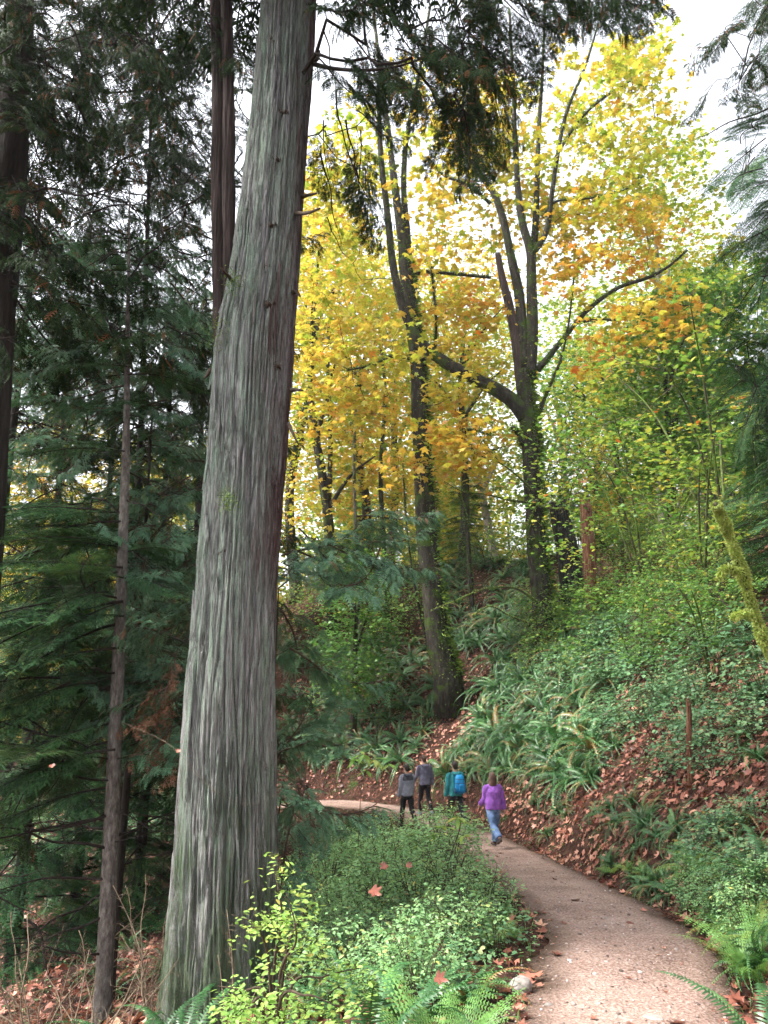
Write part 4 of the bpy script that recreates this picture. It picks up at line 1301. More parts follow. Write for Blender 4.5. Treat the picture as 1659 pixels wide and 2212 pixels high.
def hemlock_bough(L, droop=0.3, dens=1.0, tl=0.12, upturn=0.0):
    wg, lg = Geo(), Geo()
    m = 16
    s = np.linspace(0, 1, m)
    ax = np.stack([0.06*L*np.sin(s*4+RNG.random()*6), L*s, -droop*L*s**2+upturn*L*s], -1)
    wg.add(*tube(ax, 0.004+0.012*L/1.6*(1-s), 5))
    pos, dirs, nors = [], [], []
    A, B, RA, RB = [], [], [], []
    ns = int(17*dens*L/1.5)
    for k in range(ns):
        u = 0.1+0.9*(k+RNG.random()*0.5)/ns
        b = np.array([np.interp(u, s, ax[:, j]) for j in range(3)])
        for sd in (-1, 1):
            l = L*0.42*(1-0.8*u)*(0.35+0.65*min(1, u*3.5))*RNG.uniform(0.7, 1.2)+0.07
            d = nrm([sd*0.85, 0.65, RNG.uniform(-0.12, 0.08)])
            mm = max(2, int(l/0.055)); q = b
            for j in range(mm):
                dn = nrm(d+np.array([0, 0, -0.5*(j/mm)**2])+RNG.normal(0, 0.05, 3))
                q2 = q+dn*(l/mm)
                A.append(q); B.append(q2); RA.append(0.003); RB.append(0.0025)
                sv = nrm(np.cross(dn, [0, 0, 1.0]))
                for sd2 in (-1, 1):
                    pos.append(q2); dirs.append(nrm(dn*0.8+sv*sd2*0.8+np.array([0, 0, -0.18])+RNG.normal(0, 0.08, 3)))
                    nors.append(nrm(np.array([0, 0, 1.0])+RNG.normal(0, 0.2, 3)))
                q = q2
            pos.append(q); dirs.append(dn); nors.append([0, 0, 1.0])
    wg.add(*edge_tubes(A, B, np.array(RA), np.array(RB), 3))
    n = len(pos)
    sc = tl*RNG.uniform(0.6, 1.2, n)
    lg.inst(NEEDLE, np.array(pos), frames(np.array(dirs), np.array(nors)), np.stack([sc*1.25, sc, sc], -1), np.clip(RNG.normal(0.5, 0.2, n), 0, 1))
    return wg, lg

def two_mat(wg, lg, wm, lm, name='bough'):
    """wood and foliage of one bough in one mesh"""
    nw = sum(len(f) for f in wg.F)
    V = np.concatenate(wg.V+lg.V); R = np.concatenate(wg.R+lg.R)
    Fs = [(f, 0) for f in wg.F]+[(f+wg.n, 1) for f in lg.F]
    f3 = [(f, m) for f, m in Fs if f.shape[1] == 3]; f4 = [(f, m) for f, m in Fs if f.shape[1] == 4]
    F, mi = [], []
    for grp in (f3, f4):
        if grp:
            F.append(np.concatenate([f for f, m in grp])); mi.append(np.concatenate([np.full(len(f), m) for f, m in grp]))
    me = make_mesh(name, V, F, wm, R)
    me.materials.append(lm)
    me.polygons.foreach_set('material_index', np.concatenate(mi).astype(np.int32))
    return me

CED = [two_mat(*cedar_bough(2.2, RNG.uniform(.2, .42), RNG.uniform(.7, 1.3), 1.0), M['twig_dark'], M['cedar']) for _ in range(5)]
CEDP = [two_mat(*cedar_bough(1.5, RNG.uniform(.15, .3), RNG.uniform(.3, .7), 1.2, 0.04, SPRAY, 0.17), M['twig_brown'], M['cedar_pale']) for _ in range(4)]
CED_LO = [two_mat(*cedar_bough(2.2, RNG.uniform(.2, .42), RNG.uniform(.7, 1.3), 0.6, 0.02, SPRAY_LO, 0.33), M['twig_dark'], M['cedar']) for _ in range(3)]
CED_DEAD = [two_mat(*cedar_bough(1.2, .3, .9, 0.9, 0.0, SPRAY_LO, 0.16), M['twig_brown'], M['cedar_dead']) for _ in range(2)]
HEM = [two_mat(*hemlock_bough(1.6, RNG.uniform(.12, .35), 1.0), M['twig_dark'], M['hemlock']) for _ in range(5)]
HEM_LO = [two_mat(*hemlock_bough(1.6, RNG.uniform(.15, .4), 0.55, 0.2), M['twig_dark'], M['hemlock']) for _ in range(3)]

def bare_branch(L, sub=8, curl_=0.5, r0=0.015, seed=0):
    """dead, leafless branch: a curved axis with a few kinked twigs"""
    g = Geo()
    m = 14
    s = np.linspace(0, 1, m)
    ph = RNG.random()*6
    ax = np.stack([0.1*L*np.sin(s*3+ph)*s, L*s*(1-0.25*curl_*s), -curl_*L*0.5*s**1.6+0.25*curl_*L*s**4+0.015*L*np.sin(s*14+ph)], -1)
    g.add(*tube(ax, r0*(1-s)**0.8+0.0025, 6))
    A, B, RA, RB = [], [], [], []
    for k in range(sub):
        u = RNG.uniform(0.15, 0.98)
        q = np.array([np.interp(u, s, ax[:, j]) for j in range(3)])
        d = nrm([RNG.choice([-1, 1])*RNG.uniform(0.5, 1), RNG.uniform(0.3, 0.9), RNG.uniform(-0.7, 0.25)])
        l = L*RNG.uniform(0.12, 0.42)*(1.1-u)
        mm = 6
        r = r0*0.4*(1-u)+0.0022
        for j in range(mm):
            d = nrm(d+RNG.normal(0, 0.2, 3)+np.array([0, 0, -0.08]))
            q2 = q+d*l/mm
            A.append(q); B.append(q2); RA.append(r*(1-j/mm*0.8)); RB.append(r*(1-(j+1)/mm*0.8))
            if RNG.random() < 0.45:
                d2 = nrm(d+RNG.normal(0, 0.7, 3)); A.append(q2); B.append(q2+d2*l*0.25); RA.append(r*0.5); RB.append(0.0012)
            q = q2
    g.add(*edge_tubes(A, B, np.array(RA), np.array(RB), 4))
    return g
BARE = [bare_branch(1.6, 9, RNG.uniform(0.2, 0.9)).mesh('dead_branch', M['twig_dark'], smooth=True) for _ in range(6)]
BARE_TAN = [bare_branch(1.3, 16, RNG.uniform(-0.1, 0.6), 0.006).mesh('dead_branch', M['twig_tan'], smooth=True) for _ in range(5)]

def euler_to(d, roll=0.0):
    """rotation that turns +Y into d keeping +Z as upright as it can"""
    d = nrm(d)
    yaw = math.atan2(-d[0], d[1]); pitch = math.asin(max(-1, min(1, d[2])))
    return (pitch, roll, yaw)

def put_bough(root, base, name, me, p, d, sc, roll=0.0):
    m = Matrix.LocRotScale(Vector(p-base), (Matrix.Rotation(math.atan2(-d[0], d[1]), 3, 'Z') @ Matrix.Rotation(math.asin(float(np.clip(nrm(d)[2], -1, 1))), 3, 'X') @ Matrix.Rotation(roll, 3, 'Y')).to_quaternion(), Vector((sc, sc, sc)))
    o = bpy.data.objects.new(name, me); link(o)
    o.parent = root
    o.matrix_local = m
    return o

TR = {}
def conifer(name, label, pts, rad, bark, boughs, n, z0, z1, L0, L1, group=None, sides=14, bare=0, bare_meshes=None, bname='bough', az=None, up=(-.1, .25), rel=2.2, skip=None, ridges=14):
    """trunk along pts; boughs from height fraction z0 to z1, L0 long below and L1 on top"""
    pts = np.asarray(pts, float)
    base = pts[0].copy()
    root = thing(name, label, 'tree', base, group)
    m = 70
    C = crspline(pts, m); r = np.interp(np.linspace(0, 1, m), np.linspace(0, 1, len(rad)), rad)
    TR[root.name] = C
    r[:6] *= np.linspace(1.25, 1.0, 6)
    v, f = tube(C, r, sides, amp=0.12, freq=2.0, ridges=ridges, ramp=0.05*float(np.mean(r)), seed=float(base[0]))
    obj('trunk', Geo().add(v, f).mesh('trunk', M[bark], base, True), root)
    for k in range(n):
        u = z0+(z1-z0)*(k+RNG.random()*0.7)/n
        p = np.array([np.interp(u, np.linspace(0, 1, m), C[:, j]) for j in range(3)])
        a = RNG.random()*2*pi if az is None else RNG.uniform(*az)
        if az is None:
            a = k*2.399+RNG.normal(0, 0.3)
        L = (L0+(L1-L0)*(u-z0)/max(1e-3, z1-z0))*RNG.uniform(0.75, 1.2)
        d = nrm([math.sin(a), math.cos(a), RNG.uniform(*up)])
        if skip is not None and skip(p, d, L):
            continue
        put_bough(root, base, bname, boughs[RNG.integers(len(boughs))], p, d, L/rel, RNG.normal(0, 0.15))
    for k in range(bare):
        u = RNG.uniform(z0*0.3, z1)
        p = np.array([np.interp(u, np.linspace(0, 1, m), C[:, j]) for j in range(3)])
        a = RNG.random()*2*pi
        put_bough(root, base, 'dead_branch', bare_meshes[RNG.integers(len(bare_meshes))], p, nrm([math.sin(a), math.cos(a), RNG.uniform(-.3, .3)]), L0/1.6*RNG.uniform(0.5, 1.1), RNG.random()*0.6)
    return root

def fill_boughs(root, zones, meshes, s0, s1, droop=.35, trunk=None, rt=.006, limb_mat='twig_dark', up_start=0.0, hang=.25, rmax=.06):
    """boughs at given places in the air, carried by limbs grown out from the trunk"""
    base = np.array(root.location)
    C = TR[root.name] if trunk is None else trunk
    T = []
    for (x0, x1, y0, y1, Y0, Y1, n) in zones:
        for _ in range(n):
            T.append(P(RNG.uniform(x0, x1), RNG.uniform(y0, y1), RNG.uniform(Y0, Y1)))
    T = np.array(T)
    sk = Skel(); sk.limb(C)
    sk.grow(T, seg=.22, arc=.16, jit=.22, down=.1)
    o = obj('limbs', sk.twigs(Geo(), rt, .5, rmax, 5).mesh('limbs', M[limb_mat], base, True), root); o['kind'] = 'stuff'
    p = np.array(sk.p); par = np.array(sk.par)
    for k, i in enumerate(sk.tips):
        d = nrm(p[i]-p[max(par[par[i]], 0)])
        d = nrm(d*[1, 1, .4]+RNG.normal(0, .25, 3)*[1, 1, .3]+[0, 0, -hang])
        s = RNG.uniform(s0, s1)
        put_bough(root, base, 'bough', meshes[RNG.integers(len(meshes))], p[i]-d*s*.5, d, s, RNG.normal(0, .3))
# ================================================================== CONIFERS
# overhanging boughs of the giant cedar, high up on the right, drooping into the view
def giant_boughs():
    base = G_BASE
    for (px, py, Y, tx, ty, tY, n) in ((680, 140, 8.8, 900, 150, 8.0, 0),):
        pts = [P(676, 138, 8.8), P(720, 148, 8.3), P(790, 152, 7.9), P(860, 143, 7.7), P(930, 120, 7.6)]
        C = crspline(pts, 20)
        obj('limb', Geo().add(*tube(C, np.linspace(.03, .008, 20), 8, amp=.15)).mesh('limb', M['twig_dark'], base, True), GIANT)
    zt = np.linspace(8.5, 13.5, 14)
    tr = np.stack([np.interp(zt, _c[:, 2], _c[:, 0])+.1, np.full(14, GY-.1), zt], -1)
    fill_boughs(GIANT, [(700, 860, -40, 160, 7.6, 9.4, 8), (860, 1080, -40, 150, 7.2, 9.0, 17), (1060, 1260, -60, 50, 7.0, 9.0, 10), (1240, 1400, -80, 0, 7.2, 9.2, 6), (700, 800, 230, 400, 9.0, 10.5, 5), (940, 1010, 200, 260, 8.0, 9.2, 5), (1010, 1120, 150, 220, 8.0, 9.0, 4)], CED, .36, .62, trunk=tr, hang=.5)
    # crown above the frame, which shades the ground at its foot
    for k in range(40):
        z = RNG.uniform(11.5, 19.0)
        a = RNG.random()*2*pi
        x0 = np.interp(z, _c[:, 2], _c[:, 0])
        put_bough(GIANT, base, 'bough', CED_LO[k % 3], np.array([x0, GY, z]), nrm([math.sin(a), math.cos(a), RNG.uniform(-.3, .1)]), RNG.uniform(1.0, 1.8), RNG.normal(0, .2))
    # dangling dead twigs beside the trunk
    for (px, py, Y, dx, dz, s) in ((700, 60, 9.3, 0.3, -0.9, .7), (725, 200, 9.4, 0.2, -1, .9), (690, 330, 9.2, 0.35, -0.8, .8), (745, 260, 9.5, 0.3, -0.9, .8), (705, 470, 9.4, .4, -.7, .5),
                               (520, 60, 9.6, -.4, -.8, .9), (515, 230, 9.6, .5, -.6, .5), (525, 330, 9.5, -.5, -.7, .6), (440, 420, 9.3, -.6, -.5, .8)):
        put_bough(GIANT, base, 'dead_branch', BARE[int(px) % 6], P(px, py, Y), nrm([dx, RNG.normal(0, .3), dz]), s, RNG.random())
giant_boughs()

# slender hemlock on the left, clear stem below
hb = cast(222, 2196) if cast(222, 2196) is not None else onground(-3.6, 10)
HY = 10.2
def px_line(rows, Y, foot=True):
    pts = [P(px, py, Y) for px, py in rows]
    if foot:
        x, y = pts[0][0], pts[0][1]
        pts[0] = onground(x, y, -0.1)
    return np.array(pts)
def slim_skip(p, d, L):
    return d[0] > 0.35 and p[2] < 5.0
slim = conifer('slender_hemlock', 'slender hemlock with bare grey-brown lower stem standing left of the giant cedar',
        px_line([(215, 2300), (228, 2050), (238, 1850), (246, 1650), (255, 1450), (263, 1250), (270, 1050), (274, 880), (276, 700), (278, 560), (280, 400)], HY),
        [.105, .097, .092, .086, .08, .072, .06, .045, .03, .018, .006], 'hemlock_bark', HEM, 46, 0.36, 0.99, 1.7, 0.6, bare=10, bare_meshes=BARE, sides=22, rel=1.6, skip=slim_skip, up=(-.25, .1))
base = np.array(slim.location)
for (px, py, Y, dx, dy, dz, s) in ((262, 1225, HY-.05, -.8, -.5, .05, 1.1), (266, 1300, HY-.05, -.9, -.25, -.12, 1.25), (262, 1400, HY, -.8, -.5, -.1, 1.2), (255, 1480, HY, -.9, -.3, -.2, 1.2), (250, 1560, HY, -.8, -.55, -.15, 1.0),
                               (266, 1180, HY, -.6, -.7, .2, .9), (266, 1130, HY, -.95, .1, .15, 1.0), (256, 1350, HY, -.9, .3, -.1, 1.3), (250, 1600, HY, -.95, 0, -.2, 1.2), (268, 1190, HY, .7, -.4, .1, .6),
                               (262, 1240, HY, .8, -.3, -.15, .8), (262, 1250, HY, -.5, -.8, .1, .8), (245, 1700, HY, -.9, -.2, -.12, 1.15), (258, 1300, HY, -.4, -.9, -.3, .8)):
    put_bough(slim, base, 'bough', HEM[int(px+py) % 5], P(px, py, Y), nrm([dx, dy, dz]), s, RNG.normal(0, .15))
for (px, py, dx, dy, dz, s) in ((243, 1690, -.9, -.3, .1, .9), (238, 1760, -.95, -.2, -.18, 1.25), (235, 1830, -.9, -.4, .12, 1.1), (232, 1900, -.95, 0, -.05, 1.0), (240, 1750, .8, -.3, -.2, .6), (236, 1820, .9, -.2, .2, .5), (228, 1980, -.9, -.3, -.2, .9),
                            (226, 2060, -.9, -.4, .05, .9), (245, 1640, .9, -.2, .3, .5), (230, 1940, .85, -.5, .3, .45)):
    put_bough(slim, base, 'dead_branch', BARE[int(py) % 6], P(px, py, HY-.05), nrm([dx, dy, dz]), s, RNG.random()*3)

# dark cedar whose trunk leans out of the frame at the far left
DARK = conifer('dark_cedar', 'dark leaning cedar trunk cut off by the left edge of the picture', px_line([(-120, 2000), (-60, 1300), (-12, 700), (18, 420), (34, 200), (44, 0), (60, -500)], 9.4),
        [.36, .30, .245, .22, .20, .19, .10], 'dark_bark', CED, 24, 0.38, 0.98, 2.4, 1.6, bare=22, bare_meshes=BARE, sides=26, rel=2.2, up=(-.45, 0))
# cedars filling the wood behind on the left
fill_boughs(DARK, [(0, 300, -60, 300, 7.8, 10.5, 27), (0, 200, 330, 700, 8.6, 11, 8), (280, 460, -60, 160, 8.6, 11, 8)], CED, .4, .75, hang=.4)
LEFT_CED = [
    ('tall dark cedar with laced dead limbs right behind the slender hemlock', (246, 1900), 13.5, .10, 0.30, 26, 2.3, 34, CED),
    ('dark cedar half hidden behind the second stem of the giant cedar', (470, 1850), 15.5, .17, 0.32, 22, 2.2, 26, CED),
    ('dim cedar rooted beyond the left edge, hung with drooping boughs', (-70, 1900), 13.5, .18, 0.30, 26, 2.4, 30, CED),
    ('dim cedar deep in the shade between the slender hemlock and giant cedar', (395, 1900), 19.0, .2, 0.28, 24, 2.6, 18, CED_LO),
]
for lab, (px, py), Y, r, z0, n, L0, nb, bs in LEFT_CED:
    q = P(px, py, Y)
    b = onground(q[0], Y, -0.1)
    top = b+np.array([RNG.normal(0, .3), RNG.normal(0, .3), 15+RNG.random()*3])
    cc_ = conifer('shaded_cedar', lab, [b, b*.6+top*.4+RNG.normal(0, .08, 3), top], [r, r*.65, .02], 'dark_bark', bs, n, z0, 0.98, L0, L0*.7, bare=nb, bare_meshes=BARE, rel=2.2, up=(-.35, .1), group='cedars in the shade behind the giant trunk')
    z_ = {246: [(180, 460, -40, 500, 11, 14.5, 30), (300, 460, 450, 950, 11.5, 14.5, 9)], 470: [(380, 470, 0, 1000, 13, 16, 13), (480, 550, 0, 420, 11, 14, 8)], -70: [(20, 330, 0, 520, 12, 15.5, 24)], 395: [(0, 440, 400, 1000, 15, 19, 30)]}[px]
    fill_boughs(cc_, z_, CED, .4, .8, hang=.4, rt=.008)
    if px in (246, -70):
        fill_boughs(cc_, [(0, 470, -30, 520, 10.5, 14, 26), (0, 460, 450, 1000, 10.5, 14, 16)], BARE, .5, 1.1, hang=.3, rt=.007)
        fill_boughs(cc_, [(0, 470, -40, 480, 12, 15.5, 14)], CED, .5, .85, hang=.4, rt=.007)

# paler cedar saplings: greyish-green flat sprays at the left and beside the big trunk
def pale_cedar(label, px, py, Y, H, r, n, L0, z0=0.15, zones=None):
    q = P(px, py, Y); b = onground(q[0], Y, -0.05)
    c_ = conifer('young_cedar', label, [b, b+np.array([RNG.normal(0, .1), RNG.normal(0, .1), H*.5]), b+np.array([RNG.normal(0, .15), 0, H])], [r, r*.6, .008], 'dark_bark', CEDP, n, z0, 0.97, L0, L0*.35, rel=1.5, up=(-.1, .3), group=None, ridges=8)
    if zones:
        fill_boughs(c_, zones, CEDP, .5, .95, hang=.15, limb_mat='twig_brown', rt=.005)
    return c_
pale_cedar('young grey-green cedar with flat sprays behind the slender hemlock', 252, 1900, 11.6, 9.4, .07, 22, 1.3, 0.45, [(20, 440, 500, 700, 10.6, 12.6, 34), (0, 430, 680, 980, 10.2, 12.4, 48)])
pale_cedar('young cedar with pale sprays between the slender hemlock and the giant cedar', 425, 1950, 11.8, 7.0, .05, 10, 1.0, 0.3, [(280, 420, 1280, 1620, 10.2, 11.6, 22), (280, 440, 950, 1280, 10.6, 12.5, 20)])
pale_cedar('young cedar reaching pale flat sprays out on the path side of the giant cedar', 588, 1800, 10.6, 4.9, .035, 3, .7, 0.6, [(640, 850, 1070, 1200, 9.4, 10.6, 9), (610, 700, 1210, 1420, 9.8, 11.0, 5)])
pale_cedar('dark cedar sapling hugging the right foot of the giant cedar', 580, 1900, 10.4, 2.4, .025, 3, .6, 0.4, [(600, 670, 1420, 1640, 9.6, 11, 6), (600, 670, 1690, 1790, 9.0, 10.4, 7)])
# withered brown sprays hanging off the big trunk
wc = thing('withered_cedar_branch', 'withered rust-brown cedar sprays hanging left of the giant trunk', 'branch', P(375, 1460, 9.9))
b0 = np.array(wc.location)
for (px, py, dx, dz, s) in ((395, 1440, -.6, -.5, .75), (400, 1500, -.8, -.2, .7), (390, 1560, -.7, -.3, .6), (400, 1610, -.6, -.6, .5), (385, 1400, -.4, -.7, .6)):
    put_bough(wc, b0, 'spray', CED_DEAD[int(py) % 2], P(px, py, 9.95), nrm([dx, -.3, dz]), s, RNG.random())

# right-hand conifers: trunks stand outside the frame on the bank, boughs reach in
def right_con(label, x, y, r, n, L0, z0, z1, H=17, bs=None, az=None, rel=1.6, up=(-.4, 0)):
    b = onground(x, y, -.1)
    return conifer('bank_hemlock', label, [b, b+[.1, .05, H*.5], b+[0, 0, H]], [r, r*.7, .02], 'dark_bark', bs or HEM, n, z0, z1, L0, L0*.5, bare=6, bare_meshes=BARE, rel=rel, up=up, group=None, az=az)
rc = right_con('dark hemlock leaning boughs in from the right edge above the bank', 7.9, 12.2, .2, 50, 2.3, .10, .62, H=14)
fill_boughs(rc, [(1600, 1700, 260, 600, 10.5, 12.5, 18), (1570, 1700, 600, 1000, 10.5, 13, 20)], HEM, .5, .85, hang=.45)
fill_boughs(rc, [(1520, 1680, -30, 220, 10, 12.5, 14)], CED, .3, .55, hang=.5)
right_con('drooping blue-green fir at the right edge behind the dark hemlock', 11.0, 17.0, .24, 60, 3.2, .12, .95, H=16)
right_con('dim hemlock low on the bank beside the mossy leaning snag', 7.4, 12.9, .09, 34, 1.6, .05, .97, H=4.6)
right_con('second dim hemlock up the bank behind the mossy leaning snag', 9.6, 18.5, .1, 36, 2.0, .05, .97, H=6)

# a wall of dim hemlocks deeper in the hollow on the left
for px, Y, H, n, lab in ((60, 19, 17, 60, 'dim hemlock of the dark wall at the far left'), (180, 22, 19, 60, 'dim hemlock of the dark wall, left of the slender hemlock'), (310, 21, 18, 60, 'dim hemlock of the dark wall, right of the slender hemlock'), (410, 25, 20, 54, 'dim hemlock of the dark wall, hard against the giant cedar')):
    q = P(px, 1700, Y); b = onground(q[0], Y, -.1)
    conifer('wall_hemlock', lab, [b, b+[.1, 0, H*.5], b+[0, .1, H]], [.15, .1, .02], 'dark_bark', HEM_LO, n, .05, .97, 3.2, 1.4, rel=1.6, up=(-.35, .1), group='dim hemlocks in the hollow', sides=8)
fill_boughs(slim, [(0, 225, 1050, 1280, 9.4, 11.2, 16), (0, 190, 1280, 1650, 9.6, 11.4, 20), (0, 170, 1600, 1760, 9.8, 11.4, 6)], HEM, .6, 1.05, hang=.2, rt=.005)
# ================================================================== BROADLEAVED TREES
def clusters(blobs, per=1.0):
    """blobs: (px, py, rx, ry, Y, dY, n, hue) -> cluster centres with a hue each"""
    C, Hh = [], []
    for px, py, rx, ry, Y, dY, n, hue in blobs:
        for _ in range(max(1, int(n*per))):
            while True:
                a, b = RNG.uniform(-1, 1, 2)
                if a*a+b*b <= 1:
                    break
            C.append(P(px+a*rx, py+b*ry, Y+RNG.uniform(-dY, dY))); Hh.append(hue+RNG.normal(0, .07))
    return np.array(C), np.array(Hh)

def leafage(geo, C, Hh, proto, per, size, spread=(0.35, 0.35, 0.14), tilt=0.45, droop=0.3):
    n = len(C)*per
    c = np.repeat(C, per, axis=0)
    off = RNG.normal(0, 1, (n, 3))*np.array(spread)
    tl = np.repeat(RNG.normal(0, .28, (len(C), 2)), per, axis=0)          # each spray lies in its own tilted plane
    off[:, 2] += off[:, 0]*tl[:, 0]+off[:, 1]*tl[:, 1]-.25*(off[:, 0]**2+off[:, 1]**2)/max(spread[0], .05)
    a = RNG.random(n)*2*pi
    d = np.stack([np.cos(a), np.sin(a), RNG.normal(-droop, .25, n)], -1)
    nn = nrm(np.array([0, 0, 1.0])+RNG.normal(0, tilt, (n, 3)))
    sz = size*RNG.uniform(0.4, 1.3, n)
    r = np.clip(np.repeat(Hh, per)+RNG.normal(0, .13, n), 0, 1)
    geo.inst(proto, c+off, frames(d, nn), sz, r)
    return geo

def moss_on(geo, pts, rad, n, size=0.05, side=None, leaf=KITE, hang=0.4):
    """tufts of moss and little ferns growing out of a stem"""
    pts = np.asarray(pts); m = len(pts)
    i = RNG.integers(0, m-1, n)
    f = RNG.random(n)[:, None]
    p = pts[i]*(1-f)+pts[i+1]*f
    T = nrm(pts[i+1]-pts[i])
    v = RNG.normal(0, 1, (n, 3))
    if side is not None:
        v = v*0.6+np.asarray(side)
    v = nrm(v-T*np.sum(v*T, 1, keepdims=True))
    r = np.asarray(rad)[i]
    d = nrm(v+np.array([0, 0, -hang])+RNG.normal(0, .35, (n, 3)))
    s = size*RNG.uniform(.5, 1.3, n)
    geo.inst(leaf, p+v*(r*0.97)[:, None], frames(d, RNG.normal(0, 1, (n, 3))), np.stack([s*.55, s, s], -1))
    return geo

def limb_geo(rows, Y, r0, r1, n=40, sides=14, ridges=12, seed=0, dY=0):
    if len(rows[0]) == 2:
        w = np.array([P(a, b, Y+dY*k/(len(rows)-1)) for k, (a, b) in enumerate(rows)])
    else:
        w = np.array([P(*q) for q in rows])
    C = crspline(w, n); R = r0+(r1-r0)*np.linspace(0, 1, n)**0.8
    v, f = tube(C, R, sides, amp=.16, freq=2.0, ridges=ridges, ramp=.10*float(np.mean(R)), seed=seed)
    return C, R, v, f

MY1, MY2 = 31.0, 31.0
def hero_maple(name, label, limbs, blobs, Y, leaf=MAPLE, per=22, size=.29, bark='maple_bark', twig_rt=.0075, spread=(.5, .5, .17), mossn=5200, dark='maple_bark'):
    foot = P(limbs[0][0][0][0], limbs[0][0][0][1], Y)
    base = onground(foot[0], Y, -.15)
    root = thing(name, label, 'tree', base)
    sk = Skel()
    moss = Geo()
    for k, (rows, r0, r1, dY) in enumerate(limbs):
        C, R, v, f = limb_geo(rows, Y+(0 if k == 0 else dY*0), r0, r1, 60 if k == 0 else 36, 24 if k == 0 else 14, 16, seed=k*3.7, dY=dY)
        if k == 0:
            C = np.vstack([base, C[1:]]) if C[0][2] > base[2] else C
            R = R.copy(); R[:10] *= np.linspace(1.18, 1, 10)
            v, f = tube(C, R, 28, amp=.18, freq=1.6, ridges=18, ramp=.10*float(np.mean(R)), seed=1.0)
        obj('trunk' if k == 0 else 'limb', Geo().add(v, f).mesh('trunk' if k == 0 else 'limb', M[bark], base, True), root)
        sk.limb(C[::2])
        if mossn:
            moss_on(moss, C, R, int(mossn*(.5 if k == 0 else .1)), .10, side=(.7, -.2, .25) if k == 0 else (0, 0, .8))
            if k == 0:
                moss_on(moss, C, R, 900, .24, side=(1.2, -.5, .1), leaf=OVAL, hang=.2)
    if blobs:
        C, Hh = clusters(blobs, 1.3)
        # sprays keep clear of the big stems, as leaves grow at the twig ends
        keep = np.ones(len(C), bool)
        lp = np.concatenate([crspline(np.c_[np.array(l_[0], float)[:, :2], np.zeros(len(l_[0]))], 60)[:, :2] for l_ in m1_limbs[:3]+m2_limbs[:6]+m2_limbs[8:9]])
        for qi, q in enumerate(C):
            if np.min(np.hypot(*(lp-np.array(proj(q))).T)) < 34 and q[1] < 32 and RNG.random() < .88:
                keep[qi] = False
        C, Hh = C[keep], Hh[keep]
        sk.grow(C, seg=.5, arc=.06, jit=.12, down=.3)
        obj('twigs', sk.twigs(Geo(), twig_rt, .42, .07, 4).mesh('twigs', M[dark], base, True), root)['kind'] = 'stuff'
        obj('crown', leafage(Geo(), C, Hh, leaf, per, size, spread).mesh('crown', M['maple'], base), root)
    if mossn:
        mo = obj('moss', moss.mesh('moss', M['trunk_moss'], base), root)
        mo['kind'] = 'stuff'
    return root

# the two big mossy maples on the bank
m2_limbs = [
    ([(1182, 1385), (1172, 1300), (1160, 1180), (1152, 1050), (1146, 950), (1138, 880), (1134, 800)], .46, .32, 0),
    ([(1136, 900), (1110, 868), (1065, 838), (1010, 812), (950, 775), (905, 735), (872, 670), (850, 580), (838, 470), (822, 330), (818, 180)], .37, .09, -2.0),
    ([(1134, 800), (1128, 720), (1122, 640), (1105, 560), (1088, 480), (1068, 420), (1030, 365), (985, 270), (950, 170), (925, 60)], .27, .07, 1.0),
    ([(1142, 820), (1150, 720), (1148, 620), (1146, 545), (1128, 480), (1118, 400), (1112, 290), (1108, 170), (1100, 20)], .30, .06, 0),
    ([(1148, 560), (1156, 500), (1160, 400), (1164, 280), (1172, 150), (1178, 0)], .19, .05, 1.0),
    ([(1150, 550), (1180, 500), (1192, 420), (1205, 330), (1225, 240), (1262, 150), (1290, 60)], .16, .04, -1.0),
    ([(1205, 330), (1250, 262), (1300, 215), (1370, 170)], .08, .03, -1.0),
    ([(1172, 470), (1200, 436), (1260, 430), (1320, 420), (1385, 395)], .07, .025, -1.5),
    ([(1160, 800), (1190, 765), (1230, 715), (1275, 665), (1335, 622), (1400, 600), (1445, 575), (1485, 540)], .15, .04, -2.5),
    ([(1240, 700), (1290, 690), (1350, 690), (1430, 660), (1490, 660)], .07, .025, -2.0),
    ([(1165, 890), (1185, 840), (1210, 780), (1228, 700), (1240, 600)], .09, .03, -1.5),
    ([(1060, 440), (1010, 400), (960, 380), (930, 350)], .08, .03, -1.0),
    ([(1130, 960), (1118, 935), (1108, 925)], .13, .10, -.6),
]
m2_blobs = [
    (1030, 440, 100, 130, 34.5, 1.5, 26, .40), (1060, 260, 110, 110, 34.5, 1.5, 18, .34), (1215, 480, 80, 130, 34, 1.5, 20, .40), (1420, 330, 90, 130, 33, 2, 18, .28),
    (1000, 330, 90, 120, 31, 3, 26, .42), (1230, 330, 150, 130, 31, 3.5, 44, .36), (1180, 200, 110, 90, 31, 3, 24, .34), (1340, 250, 110, 110, 30, 3, 26, .33), (1300, 130, 110, 70, 30, 3, 20, .34),
    (1400, 130, 70, 70, 30, 2, 10, .36), (1330, 440, 110, 60, 30, 2.5, 16, .46), (1380, 480, 80, 40, 30, 2, 8, .62), (1250, 560, 100, 80, 30, 2.5, 18, .57), (1400, 580, 100, 60, 29.5, 2, 13, .66), (1300, 650, 100, 60, 29.5, 2, 12, .52),
    (1420, 680, 80, 50, 29, 2, 14, .56), (1210, 430, 80, 70, 31, 2.5, 14, .42), (960, 200, 80, 80, 31, 3, 14, .42), (930, 600, 90, 90, 30, 2, 16, .45), (1040, 620, 60, 60, 32, 1.5, 10, .60), (880, 480, 80, 100, 29.5, 2, 16, .42), (850, 330, 70, 110, 29.5, 2, 16, .40), (1250, 760, 80, 50, 29.5, 1.5, 8, .66), (1080, 300, 70, 100, 32, 2, 12, .42)]
